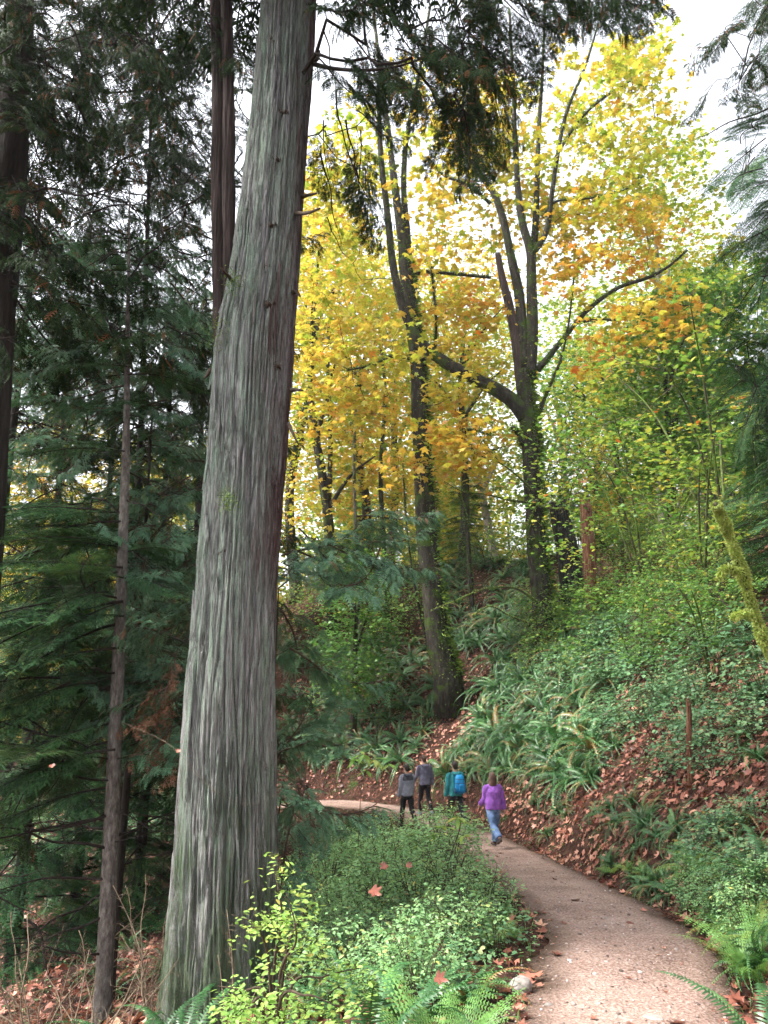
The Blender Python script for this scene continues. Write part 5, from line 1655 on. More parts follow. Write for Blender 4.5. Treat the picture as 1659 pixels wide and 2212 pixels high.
m1_limbs = [
    ([(972, 1478), (948, 1390), (935, 1270), (922, 1150), (915, 1020), (908, 900), (903, 780), (886, 660), (874, 560)], .52, .29, 0),
    ([(874, 560), (862, 470), (850, 380), (840, 290), (822, 160), (806, 20)], .24, .07, 1.5),
    ([(886, 650), (880, 520), (872, 400), (880, 290), (905, 160), (930, 10)], .2, .06, 2.0),
    ([(905, 780), (850, 770), (800, 790), (750, 800)], .08, .03, -1.0),
    ([(920, 1010), (960, 960), (1010, 930), (1060, 940)], .07, .025, -1.5),
    ([(880, 600), (920, 588), (980, 592), (1060, 600)], .10, .06, .5),
    ([(940, 760), (942, 690), (936, 620), (932, 575)], .06, .045, -1.0),
]
hero_maple('mossy_maple', 'mossy maple on the bank with a limb sweeping left and many upright leaders', m2_limbs, m2_blobs, MY2)

m1_blobs = [
    (720, 560, 90, 110, 30, 3, 24, .46), (780, 400, 90, 130, 31, 3, 26, .42), (700, 850, 75, 110, 30, 2.5, 22, .55), (840, 740, 90, 80, 30, 2.5, 20, .5), (980, 800, 90, 80, 30, 2, 18, .55), (1000, 920, 90, 60, 29.5, 2, 18, .6),
    (760, 300, 90, 100, 31, 3, 20, .40), (700, 700, 70, 80, 30, 2.5, 16, .5), (830, 880, 80, 60, 30, 2, 14, .58), (960, 980, 80, 40, 29, 1.5, 12, .63), (860, 200, 90, 90, 31, 3, 16, .38), (1000, 690, 60, 60, 32, 2, 10, .62), (680, 430, 50, 80, 31, 2, 10, .45), (880, 1010, 60, 40, 29, 1.5, 8, .6)]
hero_maple('ivy_maple', 'mossy maple with a leaning trunk furred in green creeper above the hikers', m1_limbs, m1_blobs, MY1)

# broken dead leader caught against the second maple
sn = P(1075, 548, 31.3)
C, R, v, f = limb_geo([(1075, 548), (1085, 600), (1100, 660), (1115, 740), (1128, 860)], 31.25, .12, .24, 40, 16, 14, dY=-.2)
b = C[-1]
o = obj('dead_leader', Geo().add(v, f).mesh('dead_leader', M['red_bark'], b, True), None, b)
tag(o, 'bare dark broken stem wedged in the fork of the maple with the sweeping limb', 'dead stem')

# mossy bare twigs fanning out low on the second maple
def low_twigs():
    base = P(1165, 1085, 30.6)
    root = thing('mossy_branch', 'bright mossy low branch fanning leafless twigs from the maple trunk', 'branch', base)
    for rows, r0 in (([(1160, 1088), (1100, 1080), (1050, 1068), (1000, 1062), (960, 1040)], .06), ([(1160, 1090), (1190, 1098), (1225, 1096), (1270, 1060), (1310, 1010), (1345, 950)], .07),
                     ([(1150, 1060), (1120, 1030), (1080, 1000), (1040, 985), (1000, 960)], .045), ([(1170, 1095), (1182, 1020), (1200, 960), (1225, 900), (1240, 850)], .035),
                     ([(1225, 1096), (1240, 1040), (1275, 980), (1300, 920)], .03), ([(1080, 1000), (1050, 960), (1010, 900)], .025), ([(1100, 1080), (1070, 1110), (1040, 1180)], .02), ([(1160, 1090), (1140, 1130), (1110, 1190), (1085, 1240)], .03),
                     ([(1160, 1300), (1110, 1270), (1040, 1275), (980, 1300), (930, 1320)], .05), ([(1140, 1345), (1100, 1330), (1060, 1310), (1020, 1330)], .04)):
        C, R, v, f = limb_geo(rows, 30.4, r0, .012, 26, 8, 6, seed=r0*50, dY=-1.2)
        g = Geo().add(v, f)
        obj('twig', g.mesh('twig', M['mossy_twig'], base, True), root)
        mg = moss_on(Geo(), C, R, 220, .06, side=(0, 0, .6))
        obj('moss', mg.mesh('moss', M['moss'], base), root)['kind'] = 'stuff'
low_twigs()

# stumps behind the second maple
def stump(name, label, rows, Y, r0, r1, mat, jag=.2, sides=26, ridges=14, ramp_=.16):
    w = np.array([P(a, b, Y) for a, b in rows]); w[0] = onground(w[0][0], Y, -.2)
    C = crspline(w, 40); R = np.linspace(r0, r1, 40); R[:8] *= np.linspace(1.35, 1, 8)
    v, f = tube(C, R, sides, amp=.3, freq=2.5, ridges=ridges, ramp=ramp_*r0, seed=r0*31, caps=True)
    top = slice(38*sides, 40*sides)
    v[top, 2] += RNG.uniform(-jag, jag, 2*sides)*.6+jag*np.repeat(noise3(np.arange(sides)*.7, 3.0, r0), 1)[np.tile(np.arange(sides), 2)]
    o = obj(name, Geo().add(v, f).mesh(name, M[mat], w[0], True), None, w[0])
    tag(o, label, 'stump')
stump('rotten_stump', 'tall thin red-brown rotten snag standing beside the charred stump', [(1277, 1290), (1273, 1200), (1268, 1140), (1265, 1090)], 29.5, .24, .2, 'rot', .35)
stump('charred_stump', 'thick blackened old stump behind the mossy maple', [(1240, 1280), (1228, 1200), (1215, 1130), (1205, 1085)], 31.5, .5, .36, 'char', .3)
stump('rotten_post', 'slim rotten red-brown post on the bank between the leafy shrubs', [(1486, 1640), (1488, 1590), (1489, 1550), (1487, 1520)], 13.0, .045, .035, 'rot', .12)

# leaning snag thick with moss at the right edge
def mossy_snag():
    rows = [(1700, 1480), (1660, 1400), (1625, 1310), (1598, 1220), (1572, 1150), (1556, 1110), (1545, 1088)]
    Y = 7.6
    w = np.array([P(a, b, Y+0.6-0.12*k) for k, (a, b) in enumerate(rows)])
    foot = onground(w[0][0]+.5, w[0][1]+.3, -.1)
    pts = np.vstack([foot, w])
    C = crspline(pts, 60); R = np.linspace(.036, .02, 60)*(1+.3*np.sin(np.linspace(0, 26, 60))+.2*np.sin(np.linspace(1, 61, 60)))
    root = thing('mossy_snag', 'leaning broken snag thick with bright yellow-green moss at the right edge', 'snag', foot)
    obj('trunk', Geo().add(*tube(C, R, 14, amp=.3, freq=6)).mesh('trunk', M['mossy_twig'], foot, True), root)
    g = moss_on(Geo(), C, R*1.25, 15000, .038, hang=.7)
    for rows2, r0 in (([(1598, 1235), (1575, 1228), (1560, 1232), (1552, 1250)], .02), ([(1625, 1330), (1600, 1325), (1582, 1335)], .018)):
        w2 = np.array([P(a, b, 7.75) for a, b in rows2]); C2 = crspline(w2, 14)
        obj('branch_stub', Geo().add(*tube(C2, np.linspace(r0, .008, 14), 7)).mesh('branch_stub', M['mossy_twig'], foot, True), root)
        moss_on(g, C2, np.linspace(r0, .008, 14), 800, .045, hang=.75)
    obj('moss', g.mesh('moss', M['moss'], foot), root)['kind'] = 'stuff'
mossy_snag()

# trees of the wood behind: three builds, copied
def wood_maple(k, H=15, hue=.5, bark='maple_bark', lean=.6, nC=190, R=3.6, mat='maple', leaf=MAPLE_LO, per=36, size=.19, z0=.28):
    root = thing('wood_tree', 'x', 'tree', (0, 0, 0))
    sk = Skel()
    top = np.array([RNG.normal(0, lean), RNG.normal(0, lean), H*.75])
    C = crspline([np.zeros(3), top*.35+RNG.normal(0, .2, 3)*[1, 1, 0], top*.7+RNG.normal(0, .3, 3), top], 40)
    Rr = np.linspace(.24, .06, 40); Rr[:4] *= [1.4, 1.2, 1.1, 1]
    obj('trunk', Geo().add(*tube(C, Rr, 10, amp=.15, ridges=8, ramp=.015)).mesh('trunk', M[bark], None, True), root)
    sk.limb(C[::2])
    for j in range(5):
        i = RNG.integers(14, 34); a = RNG.random()*2*pi
        e = C[i]+np.array([math.cos(a)*R*.6, math.sin(a)*R*.6, RNG.uniform(1.5, 4)])
        L = crspline([C[i], C[i]*.5+e*.5+[0, 0, .3], e], 16)
        obj('limb', Geo().add(*tube(L, np.linspace(.09, .025, 16), 7, amp=.15)).mesh('limb', M[bark], None, True), root)
        sk.limb(L[::2])
    cz = RNG.uniform(z0, 1.0, nC)*H
    a = RNG.random(nC)*2*pi; rr = R*np.sqrt(RNG.random(nC))*(1-.45*np.abs(cz/H-.62)/.4)
    cc = np.stack([C[np.minimum((cz/H*30).astype(int), 39), 0]+rr*np.cos(a), C[np.minimum((cz/H*30).astype(int), 39), 1]+rr*np.sin(a), cz], -1)
    sk.grow(cc, seg=.6, arc=.05, jit=.12, down=.3)
    obj('twigs', sk.twigs(Geo(), .006, .42, .05, 3).mesh('twigs', M[bark], None, True), root)['kind'] = 'stuff'
    hh = np.clip(hue-.06+.34*noise3(cc[:, 0]*.35+k*9, cc[:, 1]*.35, cc[:, 2]*.35), 0, 1)
    obj('crown', leafage(Geo(), cc, hh, leaf, per, size, (.55, .55, .2)).mesh('crown', M[mat]), root)
    return root
WT = [wood_maple(0, 15, .47), wood_maple(1, 17, .52), wood_maple(2, 13, .40), wood_maple(3, 16, .24, 'alder_bark', lean=1.2), wood_maple(4, 11, .30, 'maple_bark', mat='vine_maple', R=2.6, size=.2)]
WOOD = [  # px at the ground line, Y, build, scale, label
    (715, 38, 0, 1.45, 'yellow-leaved maple with mossy trunk just right of the giant cedar'),
    (640, 44, 1, 1.5, 'golden maple glowing behind the right side of the giant cedar'),
    (790, 42, 2, 1.5, 'slim yellow maple between the giant cedar and the creeper-clad maple'),
    (835, 54, 1, 1.6, 'yellow maple deep in the wood left of the creeper-clad maple'),
    (1005, 46, 0, 1.35, 'orange-yellow maple seen between the two mossy maples'),
    (1090, 56, 3, 1.5, 'pale leaning alder behind the maple with the sweeping limb'),
    (940, 62, 2, 1.8, 'greenish yellow maple far behind the creeper-clad maple'),
    (560, 56, 0, 1.15, 'golden maple far behind the giant cedar trunk'),
    (1455, 40, 3, 1.45, 'tall pale alder with thin yellow-green leaves upper right behind the bank'),
    (1540, 46, 3, 1.5, 'airy pale-leaved alder near the right edge beyond the bank'),
    (1370, 46, 2, 1.1, 'orange-tinged maple beyond the charred stump'),
    (1620, 50, 4, 2.2, 'light green tree at the right edge of the skyline'),
    (1260, 70, 3, 2.0, 'distant pale alder seen through the gap right of the sweeping-limb maple'),
    (420, 50, 2, 1.2, 'yellow maple glowing through the dark cedars behind the second stem'),
    (300, 44, 1, 1.1, 'golden maple glimpsed through the shaded cedars on the left'),
    (160, 52, 0, 1.25, 'yellow maple glimpsed far left behind the slender hemlock'),
    (40, 46, 2, 1.3, 'greenish yellow maple behind the leaning dark cedar'),
    (250, 66, 4, 1.5, 'pale green tree in the valley behind the slender hemlock'),
    (90, 62, 4, 1.5, 'pale green tree in the valley at the far left'),
    (480, 70, 4, 1.5, 'light green tree far behind the giant trunk'),
    (200, 34, 0, 1.15, 'golden maple in the hollow behind the shaded cedars'),
    (380, 36, 2, 1.2, 'yellow-green maple in the hollow left of the giant cedar'),
    (60, 36, 1, 1.1, 'golden maple at the far left in the hollow'),
    (1320, 60, 4, 2.2, 'pale green tree rising far behind the red-brown snag'),
    (1420, 62, 3, 2.0, 'thin-crowned alder far behind the vine maples'),
    (760, 70, 4, 2.4, 'light green tree far back between giant cedar and creeper-clad maple'),
    (760, 32, 4, .7, 'pale green sapling tree at the crest left of the creeper-clad maple'),
    (1570, 36, 4, 1.2, 'lime green tree on the bank behind the right-hand fir'),
    (1480, 32, 4, 1.0, 'lime green tree on the bank left of the right-hand fir'),
]
used = set()
for px, Y, k, s, lab in WOOD:
    q = P(px, 1400, Y)
    b = onground(q[0], Y, -.2)
    if k not in used:
        used.add(k)
        r = WT[k]; r.location = tuple(b); r.scale = (s,)*3; r.rotation_euler = (0, 0, RNG.random()*6)
        tag(r, lab, None, 'autumn trees of the wood behind')
    else:
        copy_tree(WT[k], b, RNG.random()*6.28, s*RNG.uniform(.95, 1.05), lab, 'autumn trees of the wood behind')

# vine maples leaning out over the bank
def vine_maple(k, H=4.5, nst=5, nC=95, hue=.5, per=22, size=.115):
    root = thing('vine_maple', 'x', 'tree', (0, 0, 0))
    sk = Skel()
    for j in range(nst):
        a = 2*pi*j/nst+RNG.normal(0, .4)
        e = np.array([math.cos(a)*H*.45, math.sin(a)*H*.45, H*RNG.uniform(.55, .95)])
        L = crspline([np.array([math.cos(a)*.08, math.sin(a)*.08, -.1]), e*.5+[0, 0, H*.14], e], 20)
        obj('stem', Geo().add(*tube(L, np.linspace(.035, .01, 20), 7, amp=.15)).mesh('stem', M['mossy_twig'], None, True), root)
        sk.limb(L[4::2])
    a = RNG.random(nC)*2*pi; rr = H*.72*np.sqrt(RNG.random(nC)); z = H*(.25+.75*RNG.random(nC))*(1-.25*(rr/H)**2)
    cc = np.stack([rr*np.cos(a), rr*np.sin(a), z], -1)
    sk.grow(cc, seg=.3, arc=.08, jit=.12, down=.2)
    obj('twigs', sk.twigs(Geo(), .004, .42, .03, 3).mesh('twigs', M['twig_brown'], None, True), root)['kind'] = 'stuff'
    hh = np.clip(hue+.25*noise3(cc[:, 0]*.6+k, cc[:, 1]*.6, cc[:, 2]*.6), 0, 1)
    obj('crown', leafage(Geo(), cc, hh, VINE, per, size, (.26, .26, .05), .3, .2).mesh('crown', M['vine_maple']), root)
    return root
VM = [vine_maple(0, 4.6, 5, 95, .50), vine_maple(1, 5.4, 6, 110, .62), vine_maple(2, 3.4, 5, 75, .34)]
VINES = [
    (1400, 1290, 1, 1.35, 'yellow-green vine maple arching over the bank right of the red-brown snag'),
    (1345, 1250, 0, .9, 'light green vine maple filling the gap above the charred stump'),
    (1520, 1330, 1, 1.1, 'vine maple with layered lime leaves in front of the right-hand fir'),
    (1455, 1180, 0, 1.7, 'tall vine maple with lime foliage high on the right bank'),
    (1575, 1220, 1, 1.6, 'vine maple turning yellow near the right edge high on the bank'),
    (1380, 1450, 2, .95, 'low dark-leaved vine maple halfway up the bank'),
    (1250, 1400, 2, .7, 'small vine maple with pale pinkish leaves below the red-brown snag'),
    (1540, 1480, 2, .8, 'shaded vine maple on the bank beside the rotten post'),
]
used = set()
for px, py, k, s, lab in VINES:
    b = cast(px, py)
    if b is None:
        q = P(px, py, 40); b = onground(q[0], 40)
    if k not in used:
        used.add(k); r = VM[k]; r.location = tuple(b); r.scale = (s,)*3; r.rotation_euler = (0, 0, RNG.random()*6)
        tag(r, lab, None, 'vine maples on the bank')
    else:
        copy_tree(VM[k], b, RNG.random()*6.28, s, lab, 'vine maples on the bank')

# background conifers fading into the haze
BGC = [(1010, 48, 9, 'hazy young hemlock with drooping boughs between the two mossy maples'), (1225, 80, 15, 'bluish conifer far off in the gap right of the sweeping-limb maple'),
       (1130, 95, 16, 'pale blue conifer at the back of the gap between the maples'), (1300, 90, 20, 'distant pale conifer above the vine maples'),
       (1100, 95, 24, 'farthest pale conifer in the gap'), (350, 60, 17, 'dim conifer in the valley behind the shaded cedars'), (60, 75, 20, 'pale conifer far left in the valley'), (1390, 75, 18, 'hazy conifer beyond the alders on the right')]
proto_bg = None
for px, Y, H, lab in BGC:
    q = P(px, 1300, Y); b = onground(q[0], Y, -.2)
    if proto_bg is None:
        proto_bg = conifer('background_conifer', lab, [b, b+[.1, 0, 6], b+[0, 0, 12.]], [.16, .1, .01], 'dark_bark', HEM_LO, 58, .06, .98, 2.8, .5, rel=1.6, group='hazy conifers of the background', sides=8)
        proto_bg.scale = (H/12,)*3
    else:
        copy_tree(proto_bg, b, RNG.random()*6.28, H/12, lab, 'hazy conifers of the background')

M['alder_sapling'] = bark_mat('mossy_grey_sapling_bark', (0.03, 0.028, 0.022), (0.10, 0.09, 0.075), (0.2, 0.19, 0.16), scale=(8, 8, 3), bump=.6, moss=(0.07, 0.10, 0.02), moss_amt=.4)
# slim mossy saplings in the dip between the giant cedar and the creeper-clad maple
for rows, Y, r, lab in (([(782, 1420), (775, 1300), (768, 1150), (765, 980), (770, 850)], 27, .12, 'slim pale sapling stem right of the giant cedar'), ([(925, 1400), (895, 1260), (878, 1130), (870, 1000)], 26, .07, 'thin leaning sapling crossing in front of the creeper-clad maple'),
                        ([(840, 1380), (830, 1200), (822, 1020), (832, 860), (822, 740)], 34, .14, 'crooked mossy sapling left of the creeper-clad maple'), ([(715, 1350), (708, 1150), (714, 950), (708, 760), (720, 620)], 33, .17, 'dark mossy stem close to the giant cedar'), ([(1018, 1200), (1008, 1140), (990, 1060)], 36, .14, 'short leaning stem between the two mossy maples')):
    cb = cast(*rows[0])
    Y = cb[1] if cb is not None else Y
    w = np.array([P(a, b, Y) for a, b in rows]); w[0] = onground(w[0][0], Y, -.2)
    C = crspline(w, 36); R = np.linspace(r, r*.45, 36)
    root = thing('sapling', lab, 'tree', w[0])
    obj('trunk', Geo().add(*tube(C, R, 9, amp=.2, freq=3)).mesh('trunk', M['alder_sapling' if 'pale' in lab else 'maple_bark'], w[0], True), root)
    sk = Skel(); sk.limb(C[6:])
    T = C[RNG.integers(10, 36, 14)]+RNG.normal(0, 1, (14, 3))*[1.3, .8, .6]+[0, 0, .8]
    sk.grow(T, seg=.25, arc=.15, jit=.2)
    obj('twigs', sk.twigs(Geo(), .009, .45, .05, 5).mesh('twigs', M['mossy_twig'], w[0], True), root)['kind'] = 'stuff'
    obj('moss', moss_on(Geo(), C, R, 700, .08, side=(.5, 0, .3)).mesh('moss', M['trunk_moss'], w[0]), root)['kind'] = 'stuff'
# ================================================================== UNDERGROWTH
GULLY = [tuple(q[:2]) for q in crspline([(900, 1690, 0), (950, 1620, 0), (985, 1540, 0), (1010, 1480, 0), (1035, 1440, 0)], 30)]   # bare chute of fallen leaves
ROCKP = cast(1128, 2140)
def in_zone(zone, n, mind, tries=4000, pts=None):
    """random spots on the ground inside a picture zone (px0, px1, py0, py1), at least mind apart"""
    out = [] if pts is None else pts
    new = []
    for _ in range(tries):
        if len(new) >= n:
            break
        px, py = RNG.uniform(zone[0], zone[1]), RNG.uniform(zone[2], zone[3])
        if min(math.hypot(px-a, py-b_) for a, b_ in GULLY) < 42:
            continue
        b = cast(px, py)
        if b is None or math.hypot(b[0]-ROCKP[0], b[1]-ROCKP[1]) < .55:
            continue
        t, _i = path_rel(b[0], b[1])
        if abs(t[0]) < PHW+0.22:
            continue
        if all(np.hypot(b[0]-q[0], b[1]-q[1]) > mind for q in out):
            out.append(b); new.append(b)
    return new

def slope_tilt(b, k=0.55):
    e = .2
    gx = float(gz(b[0]+e, b[1])-gz(b[0]-e, b[1]))/(2*e); gy = float(gz(b[0], b[1]+e)-gz(b[0], b[1]-e))/(2*e)
    nv = Vector((-gx*k, -gy*k, 1)).normalized()
    return nv

def plant(name, me, b, s, label, cat, group, k=0.5, rot=None):
    q = slope_tilt(b, k).to_track_quat('Z', 'Y') @ Matrix.Rotation(RNG.random()*6.28 if rot is None else rot, 3, 'Z').to_quaternion()
    o = bpy.data.objects.new(name, me); link(o)
    o.location = tuple(b); o.rotation_mode = 'QUATERNION'; o.rotation_quaternion = q; o.scale = (s,)*3
    PLANTS.append((o, label.split('|')[0]))
    return tag(o, None, cat, group)
PLANTS = []

fern_pts = []
FZ = [
    ((625, 930, 1390, 1660), 75, .62, (.7, 1.6), 'sword fern on the far bank behind the hikers, near the giant cedar', 'ferns on the far bank'),
    ((930, 1160, 1190, 1400), 44, .6, (1.2, 1.9), 'sword fern at the crest of the bank between the mossy maples', 'ferns at the crest of the bank'),
    ((1000, 1340, 1330, 1500), 44, .6, (1.0, 2.0), 'sword fern high on the bank below the maple with the sweeping limb', 'ferns high on the bank'),
    ((930, 1290, 1480, 1690), 46, .55, (1.0, 2.1), 'arching sword fern on the bank just above the hikers', 'ferns above the hikers'),
    ((1290, 1659, 1330, 1700), 36, .5, (.7, 1.0), 'shaded sword fern among the shrubs on the right bank', 'ferns among the shrubs of the right bank'),
    ((1100, 1400, 1720, 1960), 12, .4, (.45, .75), 'small sword fern in the fallen leaves at the path edge', 'small ferns along the right path edge'),
    ((1380, 1659, 1780, 2200), 24, .34, (.5, .8), 'sword fern at the foot of the right bank near the picture edge', 'ferns at the foot of the right bank'),
    ((620, 1100, 1800, 2200), 34, .36, (.55, 1.0), 'sword fern among the pale shrubs left of the path', 'ferns left of the path'),
    ((0, 380, 1750, 2190), 14, .6, (.6, .9), 'dim sword fern on the ground left of the giant cedar', 'ferns left of the giant cedar'),
]
for zone, n, mind, (s0, s1), lab, grp in FZ:
    for b in in_zone(zone, n, mind, pts=fern_pts):
        plant('sword_fern', FERN[RNG.integers(7)], b, RNG.uniform(s0, s1), lab, 'fern', grp, .75)
lady_pts = []
for zone, n, mind, (s0, s1), lab, grp in (
        ((1480, 1659, 1850, 2200), 12, .3, (.6, .95), 'pale lacy lady fern spilling towards the path at the right edge', 'lady ferns at the right edge'),
        ((700, 1120, 1900, 2200), 18, .3, (.45, .8), 'pale lacy lady fern beside the rounded rock', 'lady ferns beside the rounded rock'),
        ((1150, 1420, 1880, 2030), 7, .35, (.3, .5), 'tiny yellowish lady fern on the leafy right verge', 'tiny ferns on the right verge')):
    for b in in_zone(zone, n, mind, pts=lady_pts):
        plant('lady_fern', LADY[RNG.integers(3)], b, RNG.uniform(s0, s1), lab, 'fern', grp, .5)

# near ferns, frond by frond
def near_fern(label, px, Y, n, L, meshes, name='sword_fern', spread=2*pi, a0=0.0, lift=0.0):
    q = P(px, 2300, Y); b = onground(q[0], Y)
    root = thing(name, label, 'fern', b)
    for k in range(n):
        a = a0+spread*(k+.5)/n+RNG.normal(0, .12)
        o = obj('frond', meshes[(k*3+n) % len(meshes)], root, (0, 0, .0), (lift+RNG.normal(0, .1), RNG.normal(0, .12), a), L*RNG.uniform(.8, 1.15))
    return root
near_fern('tall upright sword fern with blue-green fronds at the bottom left of the path', 800, 5.4, 9, 1.15, FROND_MESH, lift=.35)
near_fern('upright sword fern right beside the tallest one at the bottom', 885, 5.9, 8, 1.0, FROND_MESH, lift=.4)
near_fern('sword fern at the foot of the giant cedar, cut off by the bottom edge', 385, 7.4, 13, 1.0, FROND_MESH)
near_fern('pale blue-green sword fern at the bottom edge left of the giant trunk', 300, 7.2, 12, .95, FROND_MESH)
near_fern('light green lady fern at the bottom edge left of the rounded rock', 935, 5.2, 8, .85, LADY_FROND, 'lady_fern')
near_fern('yellow-green lady fern spreading flat at the bottom edge beside the path', 1000, 5.6, 9, .7, LADY_FROND, 'lady_fern')
near_fern('big pale lady fern at the right edge by the path bend', 1655, 7.4, 9, .9, LADY_FROND, 'lady_fern')
near_fern('sword fern with arching fronds at the lower right corner', 1668, 5.5, 11, .9, FROND_MESH)
near_fern('sword fern reaching in from the right edge halfway up the bank', 1690, 8.6, 13, 1.1, FROND_MESH)

# shrubs: multi-stemmed, grown to their leaf clusters
def shrub_meshes(H, W, nst, nC, per, leaf, size, lmat, tmat, spread=(.09, .09, .03), hue=.5, flat=.35, droop=.2, rt=.0025):
    sk = Skel()
    wg, lg = Geo(), Geo()
    for j in range(nst):
        a = 2*pi*j/nst+RNG.normal(0, .4)
        e = np.array([math.cos(a)*W*.5, math.sin(a)*W*.5, H*RNG.uniform(.5, .95)])
        L = crspline([np.array([math.cos(a)*.03, math.sin(a)*.03, -.03]), e*.5+[0, 0, H*.1]+RNG.normal(0, .03, 3), e], 10)
        wg.add(*tube(L, np.linspace(.007, .003, 10)*H, 5)); sk.limb(L[2:])
    a = RNG.random(nC)*2*pi; rr = W*np.sqrt(RNG.random(nC)); z = H*(.22+.78*RNG.random(nC))*(1-.35*(rr/W)**2)
    cc = np.stack([rr*np.cos(a), rr*np.sin(a), z], -1)
    sk.grow(cc, seg=.1, arc=.1, jit=.15, down=.2)
    sk.twigs(wg, rt, .4, .012, 3)
    hh = np.clip(hue+RNG.normal(0, .12, nC), 0, .95)
    leafage(lg, cc, hh, leaf, per, size, spread, flat, droop)
    return two_mat(wg, lg, M[tmat], M[lmat], 'shrub')

BS = [shrub_meshes(1.2, .8, 6, 46, 8, BROAD, .10, 'bank_shrub', 'twig_brown', (.12, .12, .03), .5, .25) for _ in range(4)]
BV = [shrub_meshes(1.5, 1.0, 6, 60, 10, VINE, .075, 'vine_maple', 'twig_brown', (.14, .14, .03), .45, .3) for _ in range(3)]
SB = [shrub_meshes(.95, .55, 9, 110, 10, OVAL, .058, 'snowberry', 'twig_brown', (.06, .06, .025), .5, .4) for _ in range(5)]
bank_pts = []
SZ = [
    ((1190, 1420, 1380, 1610), 24, .55, (.7, 1.05), BS, 'bank_shrub', 'broad-leaved green shrub on the bank above the purple jumper', 'broad-leaved shrubs above the path'),
    ((1400, 1659, 1480, 1700), 14, .5, (.55, .85), BS, 'bank_shrub', 'dark broad-leaved shrub on the right bank around the rotten post', 'broad-leaved shrubs by the rotten post'),
    ((1150, 1420, 1290, 1480), 20, .8, (.7, 1.2), BV, 'leafy_bush', 'pale maple-leaved bush on the bank below the charred stump', 'pale bushes below the charred stump'),
    ((1350, 1659, 1180, 1420), 26, 1.0, (1.0, 1.6), BV, 'leafy_bush', 'lime maple-leaved bush high on the right bank', 'lime bushes high on the bank'),
    ((1300, 1659, 1350, 1500), 18, .8, (.8, 1.2), BS, 'bank_shrub', 'green shrub in the shade of the right-hand hemlocks', 'shaded shrubs under the right-hand hemlocks'),
    ((590, 930, 1150, 1400), 15, 1.2, (1.2, 2.0), BV, 'leafy_bush', 'yellow-green bush along the hill crest beside the giant trunk', 'bushes along the hill crest'),
    ((940, 1280, 1130, 1230), 7, 1.6, (1.2, 2.0), BV, 'leafy_bush', 'yellow-green bush on the skyline between the mossy maples', 'bushes on the skyline'),
    ((700, 1080, 1860, 2190), 12, .5, (.35, .6), BS, 'bank_shrub', 'x', 'broad-leaved plants left of the path'),
    ((0, 390, 1640, 1900), 26, .7, (.8, 1.3), BS, 'bank_shrub', 'shrub left', 'shrubs in the hollow left of the giant cedar'),
    ((1500, 1659, 1780, 1960), 5, .4, (.4, .6), BS, 'bank_shrub', 'low green bramble-like shrub near the foot of the right bank', 'low shrubs at the foot of the right bank'),
]
for zone, n, mind, (s0, s1), ms, nm, lab, grp in SZ:
    for b in in_zone(zone, n, mind, pts=bank_pts):
        plant(nm, ms[RNG.integers(len(ms))], b, RNG.uniform(s0, s1), lab, 'shrub', grp, .35)
sb_pts = []
for zone, n, mind, (s0, s1), lab, grp in (
        ((690, 1010, 1840, 1990), 26, .4, (.7, 1.4), 'pale mint-leaved shrub between the giant cedar and the hikers', 'pale shrubs in front of the hikers'),
        ((640, 1060, 1990, 2190), 18, .4, (.5, .95), 'pale green small-leaved shrub on the left verge of the path', 'pale shrubs on the left verge'),
        ((560, 760, 1880, 2200), 9, .42, (.5, 1.0), 'pale small-leaved shrub at the right foot of the giant cedar', 'pale shrubs at the giant cedar'),
        ((1520, 1659, 1950, 2200), 5, .35, (.45, .7), 'pale small-leaved shrub at the lower right corner', 'pale shrubs at the lower right')):
    for b in in_zone(zone, n, mind, pts=sb_pts):
        plant('pale_shrub', SB[RNG.integers(5)], b, RNG.uniform(s0, s1), lab, 'shrub', grp, .2)

# the bright huckleberry in front of the big trunk
def huckleberry(label, px, Y, top_rows, H0):
    q = P(px, 2300, Y); b = onground(q[0], Y, -.05)
    root = thing('huckleberry', label, 'shrub', b)
    sk = Skel()
    for k, rows in enumerate(top_rows):
        pts = [b]+[P(x, y, Y+dy) for x, y, dy in rows]
        C = crspline(pts, 24)
        obj('stem', Geo().add(*tube(C, np.linspace(.011, .002, 24), 6)).mesh('stem', M['twig_brown'], b, True), root)
        sk.limb(C[8:])
    return root, sk, b
root, sk, hb_ = huckleberry('bright yellow-green huckleberry bush in front of the giant cedar foot', 590, 4.3,
    [[(592, 2100, 0), (610, 1990, 0), (590, 1860, .1)], [(610, 2120, 0), (650, 1980, .1), (690, 1950, .15)], [(585, 2150, 0), (560, 2010, -.1), (500, 1975, -.15)], [(600, 2140, -.1), (640, 2030, -.2), (620, 1930, -.2)],
     [(620, 2160, .1), (700, 2110, .1), (780, 2090, .1)], [(580, 2180, 0), (520, 2140, 0), (470, 2130, 0)], [(600, 2190, -.2), (660, 2150, -.3), (720, 2170, -.3)], [(570, 2200, -.1), (540, 2170, -.2), (500, 2200, -.2)]], 1.4)
C, Hh = clusters([(600, 1990, 95, 35, 4.3, .2, 36, .66), (640, 2050, 65, 30, 4.3, .2, 20, .72), (600, 1890, 22, 35, 4.35, .06, 7, .74), (660, 1940, 30, 30, 4.4, .08, 9, .7), (560, 2150, 90, 40, 4.2, .25, 24, .55), (660, 2180, 110, 40, 4.2, .3, 34, .55), (760, 2110, 60, 40, 4.4, .15, 20, .55), (520, 2190, 60, 30, 4.1, .2, 30, .5)])
sk.grow(C, seg=.05, arc=.08, jit=.15, down=.1)
obj('twigs', sk.twigs(Geo(), .0012, .4, .006, 3).mesh('twigs', M['twig_brown'], hb_, True), root)['kind'] = 'stuff'
obj('leaves', leafage(Geo(), C, Hh, OVAL, 9, .036, (.045, .045, .02), .35, .15).mesh('leaves', M['huckle'], hb_), root)

